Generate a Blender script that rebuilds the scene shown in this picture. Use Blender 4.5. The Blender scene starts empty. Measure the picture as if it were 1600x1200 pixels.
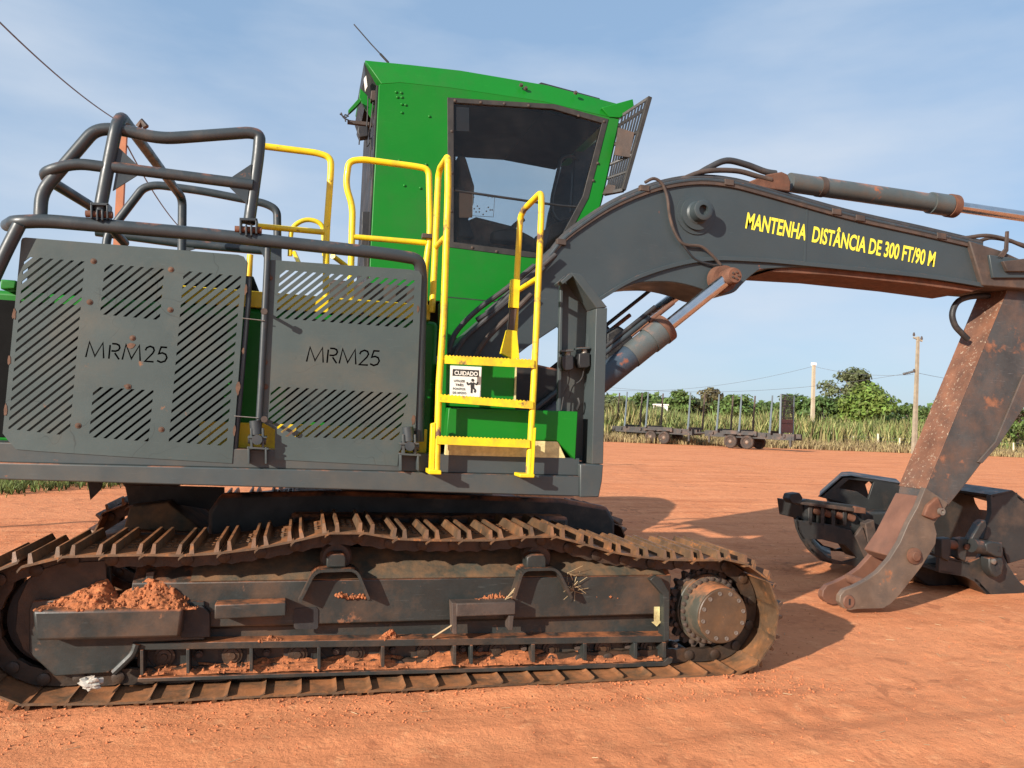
import bpy, bmesh, math, random
from mathutils import Vector, Matrix, noise
random.seed(7)
S = bpy.context.scene
COL = S.collection
R = math.radians

# ------------------------------------------------------------------ camera
F_PX = 1200.0
CAM = Vector((0.0, -6.4, 1.71))
YAW, PITCH, ROLL = R(15.05), R(2.42), R(2.4)
cf = Vector((math.sin(YAW)*math.cos(PITCH), math.cos(YAW)*math.cos(PITCH), math.sin(PITCH)))
r0 = Vector((math.cos(YAW), -math.sin(YAW), 0)); u0 = r0.cross(cf)
cr = r0*math.cos(ROLL) + u0*math.sin(ROLL); cu = u0*math.cos(ROLL) - r0*math.sin(ROLL)
cam_d = bpy.data.cameras.new('camera'); cam = bpy.data.objects.new('camera', cam_d); COL.objects.link(cam)
cam_d.sensor_fit = 'HORIZONTAL'; cam_d.sensor_width = 36.0; cam_d.lens = 36.0*F_PX/1600.0
cam_d.clip_start = 0.05; cam_d.clip_end = 3000
rot = Matrix((cr, cu, -cf)).transposed()
cam.matrix_world = Matrix.Translation(CAM) @ rot.to_4x4()
S.camera = cam

# ------------------------------------------------------------------ sky, sun, exposure
SUN_AZ = math.atan2(0.555, 0.832)          # heading the light travels, from +X towards +Y
SUN_EL = R(20.4)
ld = Vector((math.cos(SUN_AZ)*math.cos(SUN_EL), math.sin(SUN_AZ)*math.cos(SUN_EL), -math.sin(SUN_EL)))
sun_d = bpy.data.lights.new('sun', 'SUN'); sun_d.energy = 5.0; sun_d.angle = R(0.55); sun_d.color = (1.0, 0.925, 0.82)
sun = bpy.data.objects.new('sun', sun_d); COL.objects.link(sun)
sun.rotation_euler = ld.to_track_quat('-Z', 'Y').to_euler(); sun.location = (-20, -20, 25)
W = bpy.data.worlds.new('World'); S.world = W; W.use_nodes = True
nt = W.node_tree; N = nt.nodes; L = nt.links; N.clear()
out = N.new('ShaderNodeOutputWorld'); bg = N.new('ShaderNodeBackground'); sky = N.new('ShaderNodeTexSky')
sky.sky_type = 'NISHITA'; sky.sun_disc = False; sky.sun_elevation = SUN_EL
sky.sun_rotation = math.atan2(-ld.x, -ld.y)
sky.air_density = 1.0; sky.dust_density = 1.0; sky.ozone_density = 2.2; sky.altitude = 200
tc = N.new('ShaderNodeTexCoord'); mp = N.new('ShaderNodeMapping'); mp.inputs['Scale'].default_value = (1.0, 1.0, 3.4)
nz = N.new('ShaderNodeTexNoise'); nz.inputs['Scale'].default_value = 1.55; nz.inputs['Detail'].default_value = 7; nz.inputs['Roughness'].default_value = .52
rp = N.new('ShaderNodeMapRange'); rp.inputs[1].default_value = .42; rp.inputs[2].default_value = .72; rp.inputs[3].default_value = 0.0; rp.inputs[4].default_value = .80
veil = N.new('ShaderNodeMixRGB'); veil.inputs['Fac'].default_value = .74; veil.inputs['Color2'].default_value = (1.62, 2.42, 3.50, 1)
mx = N.new('ShaderNodeMixRGB'); mx.inputs['Color2'].default_value = (3.45, 3.80, 4.30, 1)
L.new(tc.outputs['Generated'], mp.inputs['Vector']); L.new(mp.outputs['Vector'], nz.inputs['Vector'])
L.new(nz.outputs['Fac'], rp.inputs[0]); L.new(rp.outputs[0], mx.inputs['Fac'])
L.new(sky.outputs['Color'], veil.inputs['Color1']); L.new(veil.outputs['Color'], mx.inputs['Color1']); L.new(mx.outputs['Color'], bg.inputs['Color'])
bg.inputs['Strength'].default_value = 0.13
L.new(bg.outputs['Background'], out.inputs['Surface'])
S.view_settings.view_transform = 'Standard'; S.view_settings.look = 'None'
S.view_settings.exposure = 0.65; S.view_settings.gamma = 1.0; S.view_settings.use_curve_mapping = False
S.render.engine = 'CYCLES'; S.cycles.max_bounces = 6; S.cycles.transparent_max_bounces = 8

# ------------------------------------------------------------------ pixel -> point on a known plane
def ray(px, py): return cf + cr*((px-800)/F_PX) + cu*((600-py)/F_PX)
def P(px, py, Y):
    d = ray(px, py); return CAM + d*((Y-CAM.y)/d.y)
def PZ(px, py, z=0.0):
    d = ray(px, py); return CAM + d*((z-CAM.z)/d.z)
def PD(px, py, depth): return CAM + ray(px, py)*depth

# ------------------------------------------------------------------ materials
SOIL = (.58, .19, .068)
RUST = (.17, .062, .028)
def material(name, col, rough=.5, metal=0.0, var=.18, vs=2.5, dirt=None, rust=0.0, rust_col=RUST, rs=7.0, dust=0.0,
             bump=.15, bs=60.0, scratch=0.0, island=0.0, spec=.5, coat=0.0, transl=0.0, dustcol=SOIL, scuff=0.0):
    m = bpy.data.materials.new(name); m.use_nodes = True
    t = m.node_tree; n = t.nodes; l = t.links
    b = n['Principled BSDF']; b.inputs['Metallic'].default_value = metal
    b.inputs['Specular IOR Level'].default_value = spec; b.inputs['Coat Weight'].default_value = coat
    c = n.new('ShaderNodeTexCoord'); oi = n.new('ShaderNodeObjectInfo'); ad = n.new('ShaderNodeVectorMath'); ad.operation = 'ADD'
    sc = n.new('ShaderNodeVectorMath'); sc.operation = 'SCALE'; sc.inputs[3].default_value = 13.7
    cmb = n.new('ShaderNodeCombineXYZ')
    for k in range(3): l.new(oi.outputs['Random'], cmb.inputs[k])
    l.new(cmb.outputs[0], sc.inputs[0]); l.new(c.outputs['Object'], ad.inputs[0]); l.new(sc.outputs[0], ad.inputs[1])
    vec = ad.outputs[0]
    def noi(scale, det=6, ro=.6, v=None):
        x = n.new('ShaderNodeTexNoise'); x.inputs['Scale'].default_value = scale; x.inputs['Detail'].default_value = det
        x.inputs['Roughness'].default_value = ro; l.new(v or vec, x.inputs['Vector']); return x.outputs['Fac']
    def ramp(src, a, z, lo=0.0, hi=1.0):
        x = n.new('ShaderNodeMapRange'); x.inputs['From Min'].default_value = a; x.inputs['From Max'].default_value = z
        x.inputs['To Min'].default_value = lo; x.inputs['To Max'].default_value = hi; l.new(src, x.inputs['Value']); return x.outputs['Result']
    def mix(fac, a, bb):
        x = n.new('ShaderNodeMixRGB')
        for s_, v_ in ((x.inputs['Fac'], fac), (x.inputs['Color1'], a), (x.inputs['Color2'], bb)):
            if isinstance(v_, (int, float)): s_.default_value = v_
            elif isinstance(v_, tuple): s_.default_value = (*v_, 1)
            else: l.new(v_, s_)
        return x.outputs['Color']
    lo = tuple(max(0, v*(1-var)) for v in col); hi = tuple(min(1, v*(1+var)) for v in col)
    cur = mix(ramp(noi(vs), .3, .7), lo, hi)
    rgh = ramp(noi(vs*2.3), .3, .7, max(.05, rough-.12), min(1, rough+.12))
    if island:
        g = n.new('ShaderNodeNewGeometry')
        cur2 = n.new('ShaderNodeHueSaturation'); l.new(cur, cur2.inputs['Color'])
        l.new(ramp(g.outputs['Random Per Island'], 0, 1, 1-island, 1+island), cur2.inputs['Value'])
        l.new(ramp(g.outputs['Random Per Island'], 0, 1, .5-island*.05, .5+island*.05), cur2.inputs['Hue']); cur = cur2.outputs['Color']
    if scratch:
        mpn = n.new('ShaderNodeMapping'); mpn.inputs['Scale'].default_value = (6, 6, 90); mpn.inputs['Rotation'].default_value = (0, .35, 0)
        l.new(vec, mpn.inputs['Vector'])
        cur = mix(ramp(noi(1.6, 3, .5, mpn.outputs[0]), .66, .74, 0, scratch), cur, tuple(min(1, v*1.9+.03) for v in col))
    if scuff:
        for sc_, th_ in ((1.7, .0035), (4.2, .006)):
            q1 = n.new('ShaderNodeMath'); q1.operation = 'SUBTRACT'; q1.inputs[1].default_value = .5; l.new(noi(sc_, 2, .4), q1.inputs[0])
            q2 = n.new('ShaderNodeMath'); q2.operation = 'ABSOLUTE'; l.new(q1.outputs[0], q2.inputs[0])
            q3 = n.new('ShaderNodeMath'); q3.operation = 'MULTIPLY'; l.new(ramp(q2.outputs[0], th_, 0), q3.inputs[0]); l.new(ramp(noi(2.9, 3), .50, .60, 0, scuff), q3.inputs[1])
            cur = mix(q3.outputs[0], cur, tuple(v*.45 for v in col))
    if dirt:
        dc, da, ds = dirt
        cur = mix(ramp(noi(ds, 8, .68), .62-da*.45, .80-da*.25, 0, min(.95, .35+da)), cur, dc)
    if rust:
        f = ramp(noi(rs, 9, .66), .70-rust*.38, .745-rust*.30)
        rc = mix(ramp(noi(rs*4), .3, .7), tuple(v*.55 for v in rust_col), tuple(min(1, v*1.6) for v in rust_col))
        cur = mix(f, cur, rc); rr = n.new('ShaderNodeMixRGB'); l.new(f, rr.inputs['Fac']); l.new(rgh, rr.inputs['Color1']); rr.inputs['Color2'].default_value = (.9, .9, .9, 1); rgh = rr.outputs['Color']
    if dust:
        g = n.new('ShaderNodeNewGeometry'); sx = n.new('ShaderNodeSeparateXYZ'); l.new(g.outputs['Normal'], sx.inputs[0])
        mm = n.new('ShaderNodeMath'); mm.operation = 'MULTIPLY'; l.new(ramp(sx.outputs['Z'], .25, .9), mm.inputs[0]); l.new(ramp(noi(5.0, 8, .7), .62-dust*.4, .72-dust*.2), mm.inputs[1])
        m2 = n.new('ShaderNodeMath'); m2.operation = 'MULTIPLY'; l.new(mm.outputs[0], m2.inputs[0]); m2.inputs[1].default_value = min(1, .4+dust*.6)
        cur = mix(m2.outputs[0], cur, dustcol)
    l.new(cur, b.inputs['Base Color']); l.new(rgh, b.inputs['Roughness'])
    if bump:
        bn = n.new('ShaderNodeBump'); bn.inputs['Strength'].default_value = bump; bn.inputs['Distance'].default_value = .006
        l.new(noi(bs, 6, .65), bn.inputs['Height']); l.new(bn.outputs[0], b.inputs['Normal'])
    if transl:
        tr = n.new('ShaderNodeBsdfTranslucent'); l.new(cur, tr.inputs['Color']); ms = n.new('ShaderNodeMixShader'); ms.inputs[0].default_value = transl
        l.new(b.outputs[0], ms.inputs[1]); l.new(tr.outputs[0], ms.inputs[2]); l.new(ms.outputs[0], n['Material Output'].inputs['Surface'])
    return m

GREY = (.045, .058, .060)
M = {}
M['grey'] = material('grey_paint', GREY, .5, var=.10, vs=2.2, dirt=((.105, .085, .062), .28, 1.3), rust=.08, rs=5.5, dust=.35, scratch=.25, bump=.06, bs=35)
M['panel'] = material('guard_plate_paint', (.050, .070, .068), .52, var=.13, vs=1.7, dirt=((.105, .092, .068), .30, 1.4), rust=.10, rust_col=(.16, .07, .03), rs=4.6, dust=.2, scratch=.22, scuff=.7, bump=.08, bs=30)
M['tube'] = material('tube_paint', (.032, .041, .046), .42, var=.12, vs=4, dirt=((.13, .10, .075), .12, 4), rust=.07, rs=9, dust=.2, bump=.05)
M['boom'] = material('boom_paint', (.038, .050, .054), .48, var=.10, vs=1.6, dirt=((.075, .070, .064), .15, 1.1), rust=.09, rust_col=(.16, .05, .025), rs=4.2, dust=.15, scratch=.2, bump=.08, bs=40)
M['stick'] = material('stick_steel', (.055, .053, .050), .5, var=.3, vs=4, dirt=((.15, .080, .05), .38, 2.2), rust=.26, rust_col=(.165, .070, .038), rs=3.0, scratch=.8, bump=.25, bs=50)
M['stick_face'] = material('worn_stick_face', (.175, .075, .040), .6, var=.4, vs=5, dirt=((.085, .052, .038), .38, 2.4), rust=.30, rust_col=(.30, .235, .17), rs=34, bump=.3, bs=60)
M['fork'] = material('worn_fork_steel', (.13, .088, .062), .5, var=.35, vs=4, dirt=((.075, .062, .052), .45, 3.0), rust=.16, rust_col=(.20, .085, .04), rs=4, scratch=.7, bump=.2)
M['fork_web'] = material('rusty_fork_web', (.155, .070, .043), .6, var=.25, vs=4, dirt=((.10, .055, .038), .3, 3), bump=.15)
M['soil_dark'] = material('clumped_soil', (.42, .138, .048), .97, var=.35, vs=22, dirt=((.20, .066, .028), .45, 34), bump=1.0, bs=110)
M['weld'] = material('burnt_weld', (.105, .055, .033), .8, var=.4, vs=20, bump=.3)
M['seal'] = material('dusty_window_seal', (.028, .025, .022), .6, var=.3, vs=8, dirt=((.07, .055, .042), .25, 7), bump=.1)
M['rusty'] = material('rusty_steel', (.13, .054, .030), .8, var=.35, vs=9, dirt=((.10, .06, .04), .3, 6), bump=.4, bs=90)
M['rust_dark'] = material('brown_steel', (.060, .042, .033), .7, var=.35, vs=6, dirt=((.16, .085, .05), .25, 5), bump=.3, bs=70)
M['track'] = material('track_steel', (.088, .052, .028), .58, var=.4, vs=7, dirt=((.26, .115, .042), .34, 6), rust=.28, rust_col=(.20, .075, .022), rs=12, dust=.62, dustcol=(.36, .135, .05), bump=.35, bs=70)
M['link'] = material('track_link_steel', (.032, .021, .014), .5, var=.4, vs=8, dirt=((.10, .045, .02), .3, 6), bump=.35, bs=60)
M['frame'] = material('undercarriage_paint', (.021, .024, .022), .5, var=.3, vs=3, dirt=((.125, .066, .036), .33, 2.6), rust=.15, rust_col=(.17, .07, .032), rs=5, dust=.5, scratch=.5, scuff=-.0, bump=.2, bs=45)
M['frame_top'] = material('dusty_frame_top', (.050, .046, .032), .8, var=.35, vs=5, dirt=((.21, .105, .045), .52, 7), dust=.0, bump=.4, bs=40)
M['hub'] = material('hub_cover', (.082, .048, .027), .45, var=.3, vs=5, dirt=((.15, .075, .035), .32, 4), rust=.25, rust_col=(.24, .10, .035), rs=5, bump=.15)
M['hub_green'] = material('hub_body', (.060, .058, .044), .5, var=.2, vs=5, dirt=((.22, .12, .07), .35, 5), dust=.4, bump=.15)
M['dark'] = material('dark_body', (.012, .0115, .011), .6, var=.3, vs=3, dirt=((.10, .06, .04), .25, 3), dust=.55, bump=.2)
M['black'] = material('black_rubber', (.018, .018, .019), .55, var=.3, vs=6, dirt=((.09, .07, .05), .2, 6), bump=.15)
M['hose'] = material('hose_rubber', (.036, .036, .037), .6, var=.3, vs=6, dirt=((.10, .07, .055), .25, 5), bump=.2)
M['green'] = material('green_paint', (.005, .160, .011), .42, spec=.3, var=.08, vs=1.3, dirt=((.030, .115, .022), .30, 1.2), rust=.0, rs=6, dust=0.0, scratch=.14, bump=.035, bs=20, coat=.0)
M['yellow'] = material('yellow_paint', (.78, .56, .010), .42, var=.12, vs=4, dirt=((.42, .26, .04), .3, 7), rust=.17, rust_col=(.10, .05, .025), rs=11, bump=.08, coat=.1)
M['yellow_worn'] = material('worn_yellow_paint', (.80, .56, .012), .48, var=.14, vs=5, dirt=((.42, .22, .04), .35, 9), rust=.34, rust_col=(.11, .06, .04), rs=6, bump=.12)
M['tread'] = material('pale_antislip', (.62, .54, .25), .75, var=.2, vs=30, dirt=((.25, .15, .06), .3, 8), bump=.5, bs=200)
M['chrome'] = material('chrome_rod', (.60, .60, .60), .22, 1.0, var=.1, vs=8, dirt=((.30, .17, .10), .16, 6), bump=.04)
M['cyl'] = material('cylinder_paint', (.070, .083, .082), .42, var=.15, vs=4, dirt=((.12, .08, .055), .25, 3), rust=.15, rust_col=(.17, .06, .03), rs=5, dust=.3, bump=.06)
M['cyl_dark'] = material('dark_cylinder_paint', (.030, .045, .062), .4, var=.2, vs=4, dirt=((.09, .05, .04), .3, 3), rust=.2, rust_col=(.14, .045, .025), rs=4, bump=.06)
M['steel'] = material('bare_steel', (.24, .21, .18), .45, .6, var=.2, vs=10, bump=.1)
M['white'] = material('white_print', (.78, .76, .70), .5, var=.05, dirt=((.6, .52, .42), .2, 8), bump=0)
M['print'] = material('black_print', (.03, .03, .03), .5, var=.05, bump=0)
M['lettering'] = material('yellow_vinyl', (.86, .74, .06), .5, var=.08, vs=10, dirt=((.40, .33, .05), .12, 14), rust=.14, rust_col=(.09, .07, .05), rs=16, bump=0)
M['paper'] = material('paper', (.40, .37, .32), .8, var=.1, vs=20, dirt=((.55, .35, .22), .25, 14), bump=.1)
M['grapple'] = material('grapple_paint', (.023, .024, .023), .5, var=.2, vs=3, dirt=((.12, .075, .05), .25, 2.5), rust=.06, rs=6, dust=.25, scratch=.5, bump=.1)
M['soil'] = material('red_soil', SOIL, .95, var=.25, vs=14, dirt=((.36, .125, .05), .4, 22), bump=.8, bs=80)
M['bark'] = material('bark', (.16, .12, .085), .9, var=.3, vs=6, bump=.5)
M['concrete'] = material('pale_concrete', (.44, .37, .26), .85, var=.12, vs=3, dirt=((.40, .30, .2), .3, 2), bump=.2)
M['redpole'] = material('red_dusty_concrete', (.40, .165, .085), .85, var=.12, vs=3, dirt=((.35, .14, .08), .3, 4), bump=.2)
M['oldpole'] = material('weathered_pole', (.29, .24, .17), .9, var=.2, vs=3, bump=.3)
M['postwhite'] = material('cream_post', (.70, .60, .42), .8, var=.1, bump=.1)
M['wire'] = material('wire', (.10, .10, .10), .5, bump=0)
M['tyre'] = material('tyre', (.045, .034, .028), .85, var=.2, dirt=((.12, .065, .042), .4, 4), bump=.3)
M['rim'] = material('wheel_rim', (.20, .135, .095), .6, var=.2, vs=5, bump=.1)
M['chassis'] = material('trailer_paint', (.036, .034, .033), .6, var=.2, dirt=((.2, .11, .07), .3, 2), bump=.1)
M['stake_light'] = material('galvanised_stake', (.125, .16, .18), .5, var=.1, bump=.05)
M['stake_dark'] = material('brown_stake', (.085, .058, .045), .6, var=.1, bump=.05)
M['redplate'] = material('red_plate', (.16, .06, .05), .6, bump=.05)
M['wall_white'] = material('white_wall', (.75, .72, .66), .8, bump=.1)
M['seat'] = material('seat_fabric', (.07, .055, .045), .8, var=.2, vs=8, dirt=((.25, .18, .13), .35, 5), bump=.3)
M['cardboard'] = material('beige_card', (.33, .24, .16), .8, var=.15, bump=.1)
def leaf(name, col, isl=.45, tr=.3): return material(name, col, .6, var=.25, vs=.6, island=isl, bump=0, spec=.3, transl=tr)
M['leaf_a'] = leaf('leaf_bright', (.165, .225, .045)); M['leaf_b'] = leaf('leaf_mid', (.118, .172, .044)); M['leaf_c'] = leaf('leaf_dull', (.135, .150, .065)); M['leaf_d'] = leaf('leaf_dark', (.092, .142, .040))
M['leaf_e'] = leaf('leaf_brown', (.14, .115, .055))
M['cane'] = leaf('cane_leaf', (.36, .31, .13), .5, .3); M['cane_green'] = leaf('cane_green_leaf', (.19, .225, .07), .5, .3); M['dry'] = leaf('dry_grass', (.33, .25, .125), .4, .25); M['grass'] = leaf('grass_blade', (.14, .17, .05), .5, .3)
M['straw'] = material('straw', (.40, .29, .16), .8, bump=0)
def glass_mat(name, tint, gl):
    m = bpy.data.materials.new(name); m.use_nodes = True; t = m.node_tree; n = t.nodes; l = t.links
    n.remove(n['Principled BSDF']); tr = n.new('ShaderNodeBsdfTransparent'); tr.inputs[0].default_value = (*tint, 1)
    g = n.new('ShaderNodeBsdfGlossy'); g.inputs['Roughness'].default_value = .06; d = n.new('ShaderNodeBsdfDiffuse'); d.inputs[0].default_value = (.40, .38, .34, 1)
    fr = n.new('ShaderNodeFresnel'); fr.inputs[0].default_value = gl
    nz_ = n.new('ShaderNodeTexNoise'); nz_.inputs['Scale'].default_value = 3; nz_.inputs['Detail'].default_value = 8; nz_.inputs['Roughness'].default_value = .7
    c_ = n.new('ShaderNodeTexCoord'); l.new(c_.outputs['Object'], nz_.inputs[0])
    r_ = n.new('ShaderNodeMapRange'); r_.inputs[1].default_value = .42; r_.inputs[2].default_value = .75; r_.inputs[3].default_value = .002; r_.inputs[4].default_value = .020; l.new(nz_.outputs['Fac'], r_.inputs[0])
    a = n.new('ShaderNodeMixShader'); b = n.new('ShaderNodeMixShader')
    l.new(r_.outputs[0], a.inputs[0]); l.new(tr.outputs[0], a.inputs[1]); l.new(d.outputs[0], a.inputs[2])
    l.new(fr.outputs[0], b.inputs[0]); l.new(a.outputs[0], b.inputs[1]); l.new(g.outputs[0], b.inputs[2]); l.new(b.outputs[0], n['Material Output'].inputs[0])
    return m
M['glass'] = glass_mat('tinted_glass', (.87, .89, .89), 1.30)
M['void'] = material('shade_black', (.006, .006, .006), .8, spec=.1, bump=0)  # near-black for the shade behind the slots; exhaust box and headliner share it
M['clod'] = material('pale_clod', (.52, .170, .066), .95, var=.35, vs=30, bump=.4)
M['lens'] = material('lamp_lens', (.55, .55, .52), .15, var=.05, bump=0)

# ground material
def ground_mat():
    m = bpy.data.materials.new('red_earth'); m.use_nodes = True; t = m.node_tree; n = t.nodes; l = t.links; b = n['Principled BSDF']
    b.inputs['Roughness'].default_value = .95; b.inputs['Specular IOR Level'].default_value = .15
    c = n.new('ShaderNodeTexCoord'); vec = c.outputs['Object']
    def noi(s, d=8, r=.6, v=None):
        x = n.new('ShaderNodeTexNoise'); x.inputs['Scale'].default_value = s; x.inputs['Detail'].default_value = d; x.inputs['Roughness'].default_value = r; l.new(v or vec, x.inputs[0]); return x.outputs['Fac']
    def ramp(src, a, z, lo=0., hi=1.):
        x = n.new('ShaderNodeMapRange'); x.inputs[1].default_value = a; x.inputs[2].default_value = z; x.inputs[3].default_value = lo; x.inputs[4].default_value = hi; l.new(src, x.inputs[0]); return x.outputs[0]
    def mix(f, a, bb):
        x = n.new('ShaderNodeMixRGB')
        for s_, v_ in zip(x.inputs, (f, a, bb)):
            if isinstance(v_, tuple): s_.default_value = (*v_, 1)
            else: l.new(v_, s_)
        return x.outputs[0]
    mp_ = n.new('ShaderNodeMapping'); mp_.inputs['Rotation'].default_value = (0, 0, R(-24)); mp_.inputs['Scale'].default_value = (.10, 1.5, 1); l.new(vec, mp_.inputs[0])
    cur = mix(ramp(noi(.55), .3, .7), (.64, .218, .088), (.78, .305, .138))
    cur = mix(ramp(noi(1.0, 8, .62, mp_.outputs[0]), .48, .66, 0, .75), cur, (.50, .155, .060))
    cur = mix(ramp(noi(3.5, 9, .72), .52, .68, 0, .8), cur, (.80, .340, .150))
    cur = mix(ramp(noi(17, 8, .7), .54, .70, 0, .75), cur, (.42, .130, .055))
    cur = mix(ramp(noi(.16, 4), .45, .6, 0, .5), cur, (.70, .265, .120))
    cur = mix(ramp(noi(1.9, 10, .74), .54, .64, 0, .55), cur, (.46, .155, .068))
    cur = mix(ramp(noi(7.5, 8, .7), .57, .66, 0, .55), cur, (.84, .40, .19))
    vo = n.new('ShaderNodeTexVoronoi'); vo.feature = 'SMOOTH_F1'; vo.inputs['Scale'].default_value = 3.2; wv = n.new('ShaderNodeVectorMath'); wv.operation = 'ADD'
    nv = n.new('ShaderNodeTexNoise'); nv.inputs['Scale'].default_value = 5; nv.inputs['Detail'].default_value = 6; l.new(vec, nv.inputs[0]); l.new(vec, wv.inputs[0]); l.new(nv.outputs['Color'], wv.inputs[1]); l.new(wv.outputs[0], vo.inputs[0])
    pm_ = n.new('ShaderNodeMath'); pm_.operation = 'MULTIPLY'; l.new(ramp(vo.outputs['Distance'], .34, .26), pm_.inputs[0]); l.new(ramp(noi(.9, 4), .52, .60, 0, .55), pm_.inputs[1])
    cur = mix(pm_.outputs[0], cur, (.34, .118, .056))
    l.new(cur, b.inputs['Base Color'])
    b1 = n.new('ShaderNodeBump'); b1.inputs['Strength'].default_value = .75; b1.inputs['Distance'].default_value = .05; l.new(noi(3.2, 10, .68), b1.inputs['Height'])
    b2 = n.new('ShaderNodeBump'); b2.inputs['Strength'].default_value = .8; b2.inputs['Distance'].default_value = .012; l.new(noi(38, 8, .72), b2.inputs['Height']); l.new(b1.outputs[0], b2.inputs['Normal'])
    b3 = n.new('ShaderNodeBump'); b3.inputs['Strength'].default_value = .6; b3.inputs['Distance'].default_value = .06; l.new(noi(1.0, 8, .6, mp_.outputs[0]), b3.inputs['Height']); l.new(b2.outputs[0], b3.inputs['Normal'])
    l.new(b3.outputs[0], b.inputs['Normal'])
    return m
M['ground'] = ground_mat()

# ------------------------------------------------------------------ mesh builder
def fillet(pts, r, n=6):
    pts = [Vector(p) for p in pts]
    if len(pts) < 3 or r <= 0: return pts
    o = [pts[0]]
    for i in range(1, len(pts)-1):
        a, b, c = pts[i-1], pts[i], pts[i+1]; d1 = (a-b); d2 = (c-b)
        k = min(r, d1.length*.48, d2.length*.48)
        s = b + d1.normalized()*k; e = b + d2.normalized()*k
        for j in range(n+1):
            q = j/n; o.append(s*(1-q)**2 + b*(2*q*(1-q)) + e*q*q)
    o.append(pts[-1]); return o
def smooth_path(pts, n=8):
    pts = [Vector(p) for p in pts]; o = []
    for i in range(len(pts)-1):
        p0 = pts[max(0, i-1)]; p1 = pts[i]; p2 = pts[i+1]; p3 = pts[min(len(pts)-1, i+2)]
        for j in range(n):
            q = j/n; o.append(.5*((2*p1)+(p2-p0)*q+(2*p0-5*p1+4*p2-p3)*q*q+(3*p1-p0-3*p2+p3)*q**3))
    o.append(pts[-1]); return o
class MB:
    def __init__(s): s.v = []; s.f = []
    def add(s, vs, fs):
        k = len(s.v); s.v += [Vector(x) for x in vs]; s.f += [tuple(k+i for i in q) for q in fs]; return s
    def box(s, x0, x1, y0, y1, z0, z1):
        v = [(x, y, z) for z in (z0, z1) for y in (y0, y1) for x in (x0, x1)]
        return s.add(v, [(0, 2, 3, 1), (4, 5, 7, 6), (0, 1, 5, 4), (2, 6, 7, 3), (0, 4, 6, 2), (1, 3, 7, 5)])
    def prism(s, poly, ext):
        poly = [Vector(p) for p in poly]; ext = Vector(ext); n = len(poly)
        nn = Vector((0, 0, 0))
        for i in range(n): nn += poly[i].cross(poly[(i+1) % n])
        if nn.dot(ext) > 0: poly = poly[::-1]
        v = poly + [p+ext for p in poly]
        f = [tuple(range(n)), tuple(range(2*n-1, n-1, -1))] + [(i, i+n, (i+1) % n+n, (i+1) % n) for i in range(n)]
        return s.add(v, [q[::-1] if False else q for q in f])
    def px(s, pts, Y, d): return s.prism([P(x, y, Y) for x, y in pts], (0, d, 0))
    def tube(s, pts, r, n=12, r_fil=0.0, closed=False, cap=True):
        p = fillet(pts, r_fil) if r_fil else [Vector(x) for x in pts]
        q = [p[0]]
        for x in p[1:]:
            if (x-q[-1]).length > 1e-5: q.append(x)
        p = q; m = len(p); rr = r if isinstance(r, (list, tuple)) else None
        t0 = (p[1]-p[0]).normalized(); u = t0.orthogonal().normalized(); vs = []; last = t0
        for i in range(m):
            t = (p[min(i+1, m-1)]-p[max(i-1, 0)]).normalized()
            u = last.rotation_difference(t) @ u; u = (u - t*u.dot(t)).normalized(); w = t.cross(u); last = t
            ra = (rr[0] + (rr[1]-rr[0])*i/(m-1)) if rr else r
            for k in range(n):
                a = 2*math.pi*k/n; vs.append(p[i] + (u*math.cos(a)+w*math.sin(a))*ra)
        fs = [(i*n+k, i*n+(k+1) % n, (i+1)*n+(k+1) % n, (i+1)*n+k) for i in range(m-1) for k in range(n)]
        if cap: fs += [tuple(range(n-1, -1, -1)), tuple((m-1)*n+k for k in range(n))]
        return s.add(vs, fs)
    def cyl(s, a, b, r, n=20): return s.tube([a, b], r, n)
    def lathe(s, c, axis, prof, n=32):
        c = Vector(c); ax = Vector(axis).normalized(); u = ax.orthogonal().normalized(); w = ax.cross(u); vs = []
        for (h, r) in prof:
            for k in range(n):
                a = 2*math.pi*k/n; vs.append(c + ax*h + (u*math.cos(a)+w*math.sin(a))*r)
        m = len(prof)
        fs = [(i*n+k, i*n+(k+1) % n, (i+1)*n+(k+1) % n, (i+1)*n+k) for i in range(m-1) for k in range(n)]
        fs += [tuple(range(n-1, -1, -1)), tuple((m-1)*n+k for k in range(n))]
        return s.add(vs, fs)
    def build(s, name, mat, parent=None, bevel=0.0, smooth=35, fix=True):
        me = bpy.data.meshes.new(name); me.from_pydata([tuple(x) for x in s.v], [], s.f); me.update()
        if fix:
            bm = bmesh.new(); bm.from_mesh(me); bmesh.ops.recalc_face_normals(bm, faces=bm.faces); bm.to_mesh(me); bm.free()
        return link(name, me, mat, parent, bevel, smooth)
def link(name, me, mat, parent=None, bevel=0.0, smooth=35):
    if smooth:
        me.shade_smooth(); me.set_sharp_from_angle(angle=R(smooth))
    me.materials.clear(); me.materials.append(M[mat] if isinstance(mat, str) else mat)
    o = bpy.data.objects.new(name, me); COL.objects.link(o)
    if bevel:
        b = o.modifiers.new('bevel', 'BEVEL'); b.width = bevel; b.segments = 2; b.limit_method = 'ANGLE'; b.angle_limit = R(40); b.harden_normals = False
    if parent is not None: attach(o, parent)
    return o
def world_of(o):
    m = o.matrix_basis.copy()
    return m if o.parent is None else world_of(o.parent) @ o.matrix_parent_inverse @ m
def attach(o, parent): o.parent = parent; o.matrix_parent_inverse = world_of(parent).inverted()
def tag(o, label=None, cat=None, group=None, kind=None):
    for k, v in (('label', label), ('category', cat), ('group', group), ('kind', kind)):
        if v: o[k] = v
    return o
def empty(name, loc):
    o = bpy.data.objects.new(name, None); COL.objects.link(o); o.location = loc; o.empty_display_size = .2; return o
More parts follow.
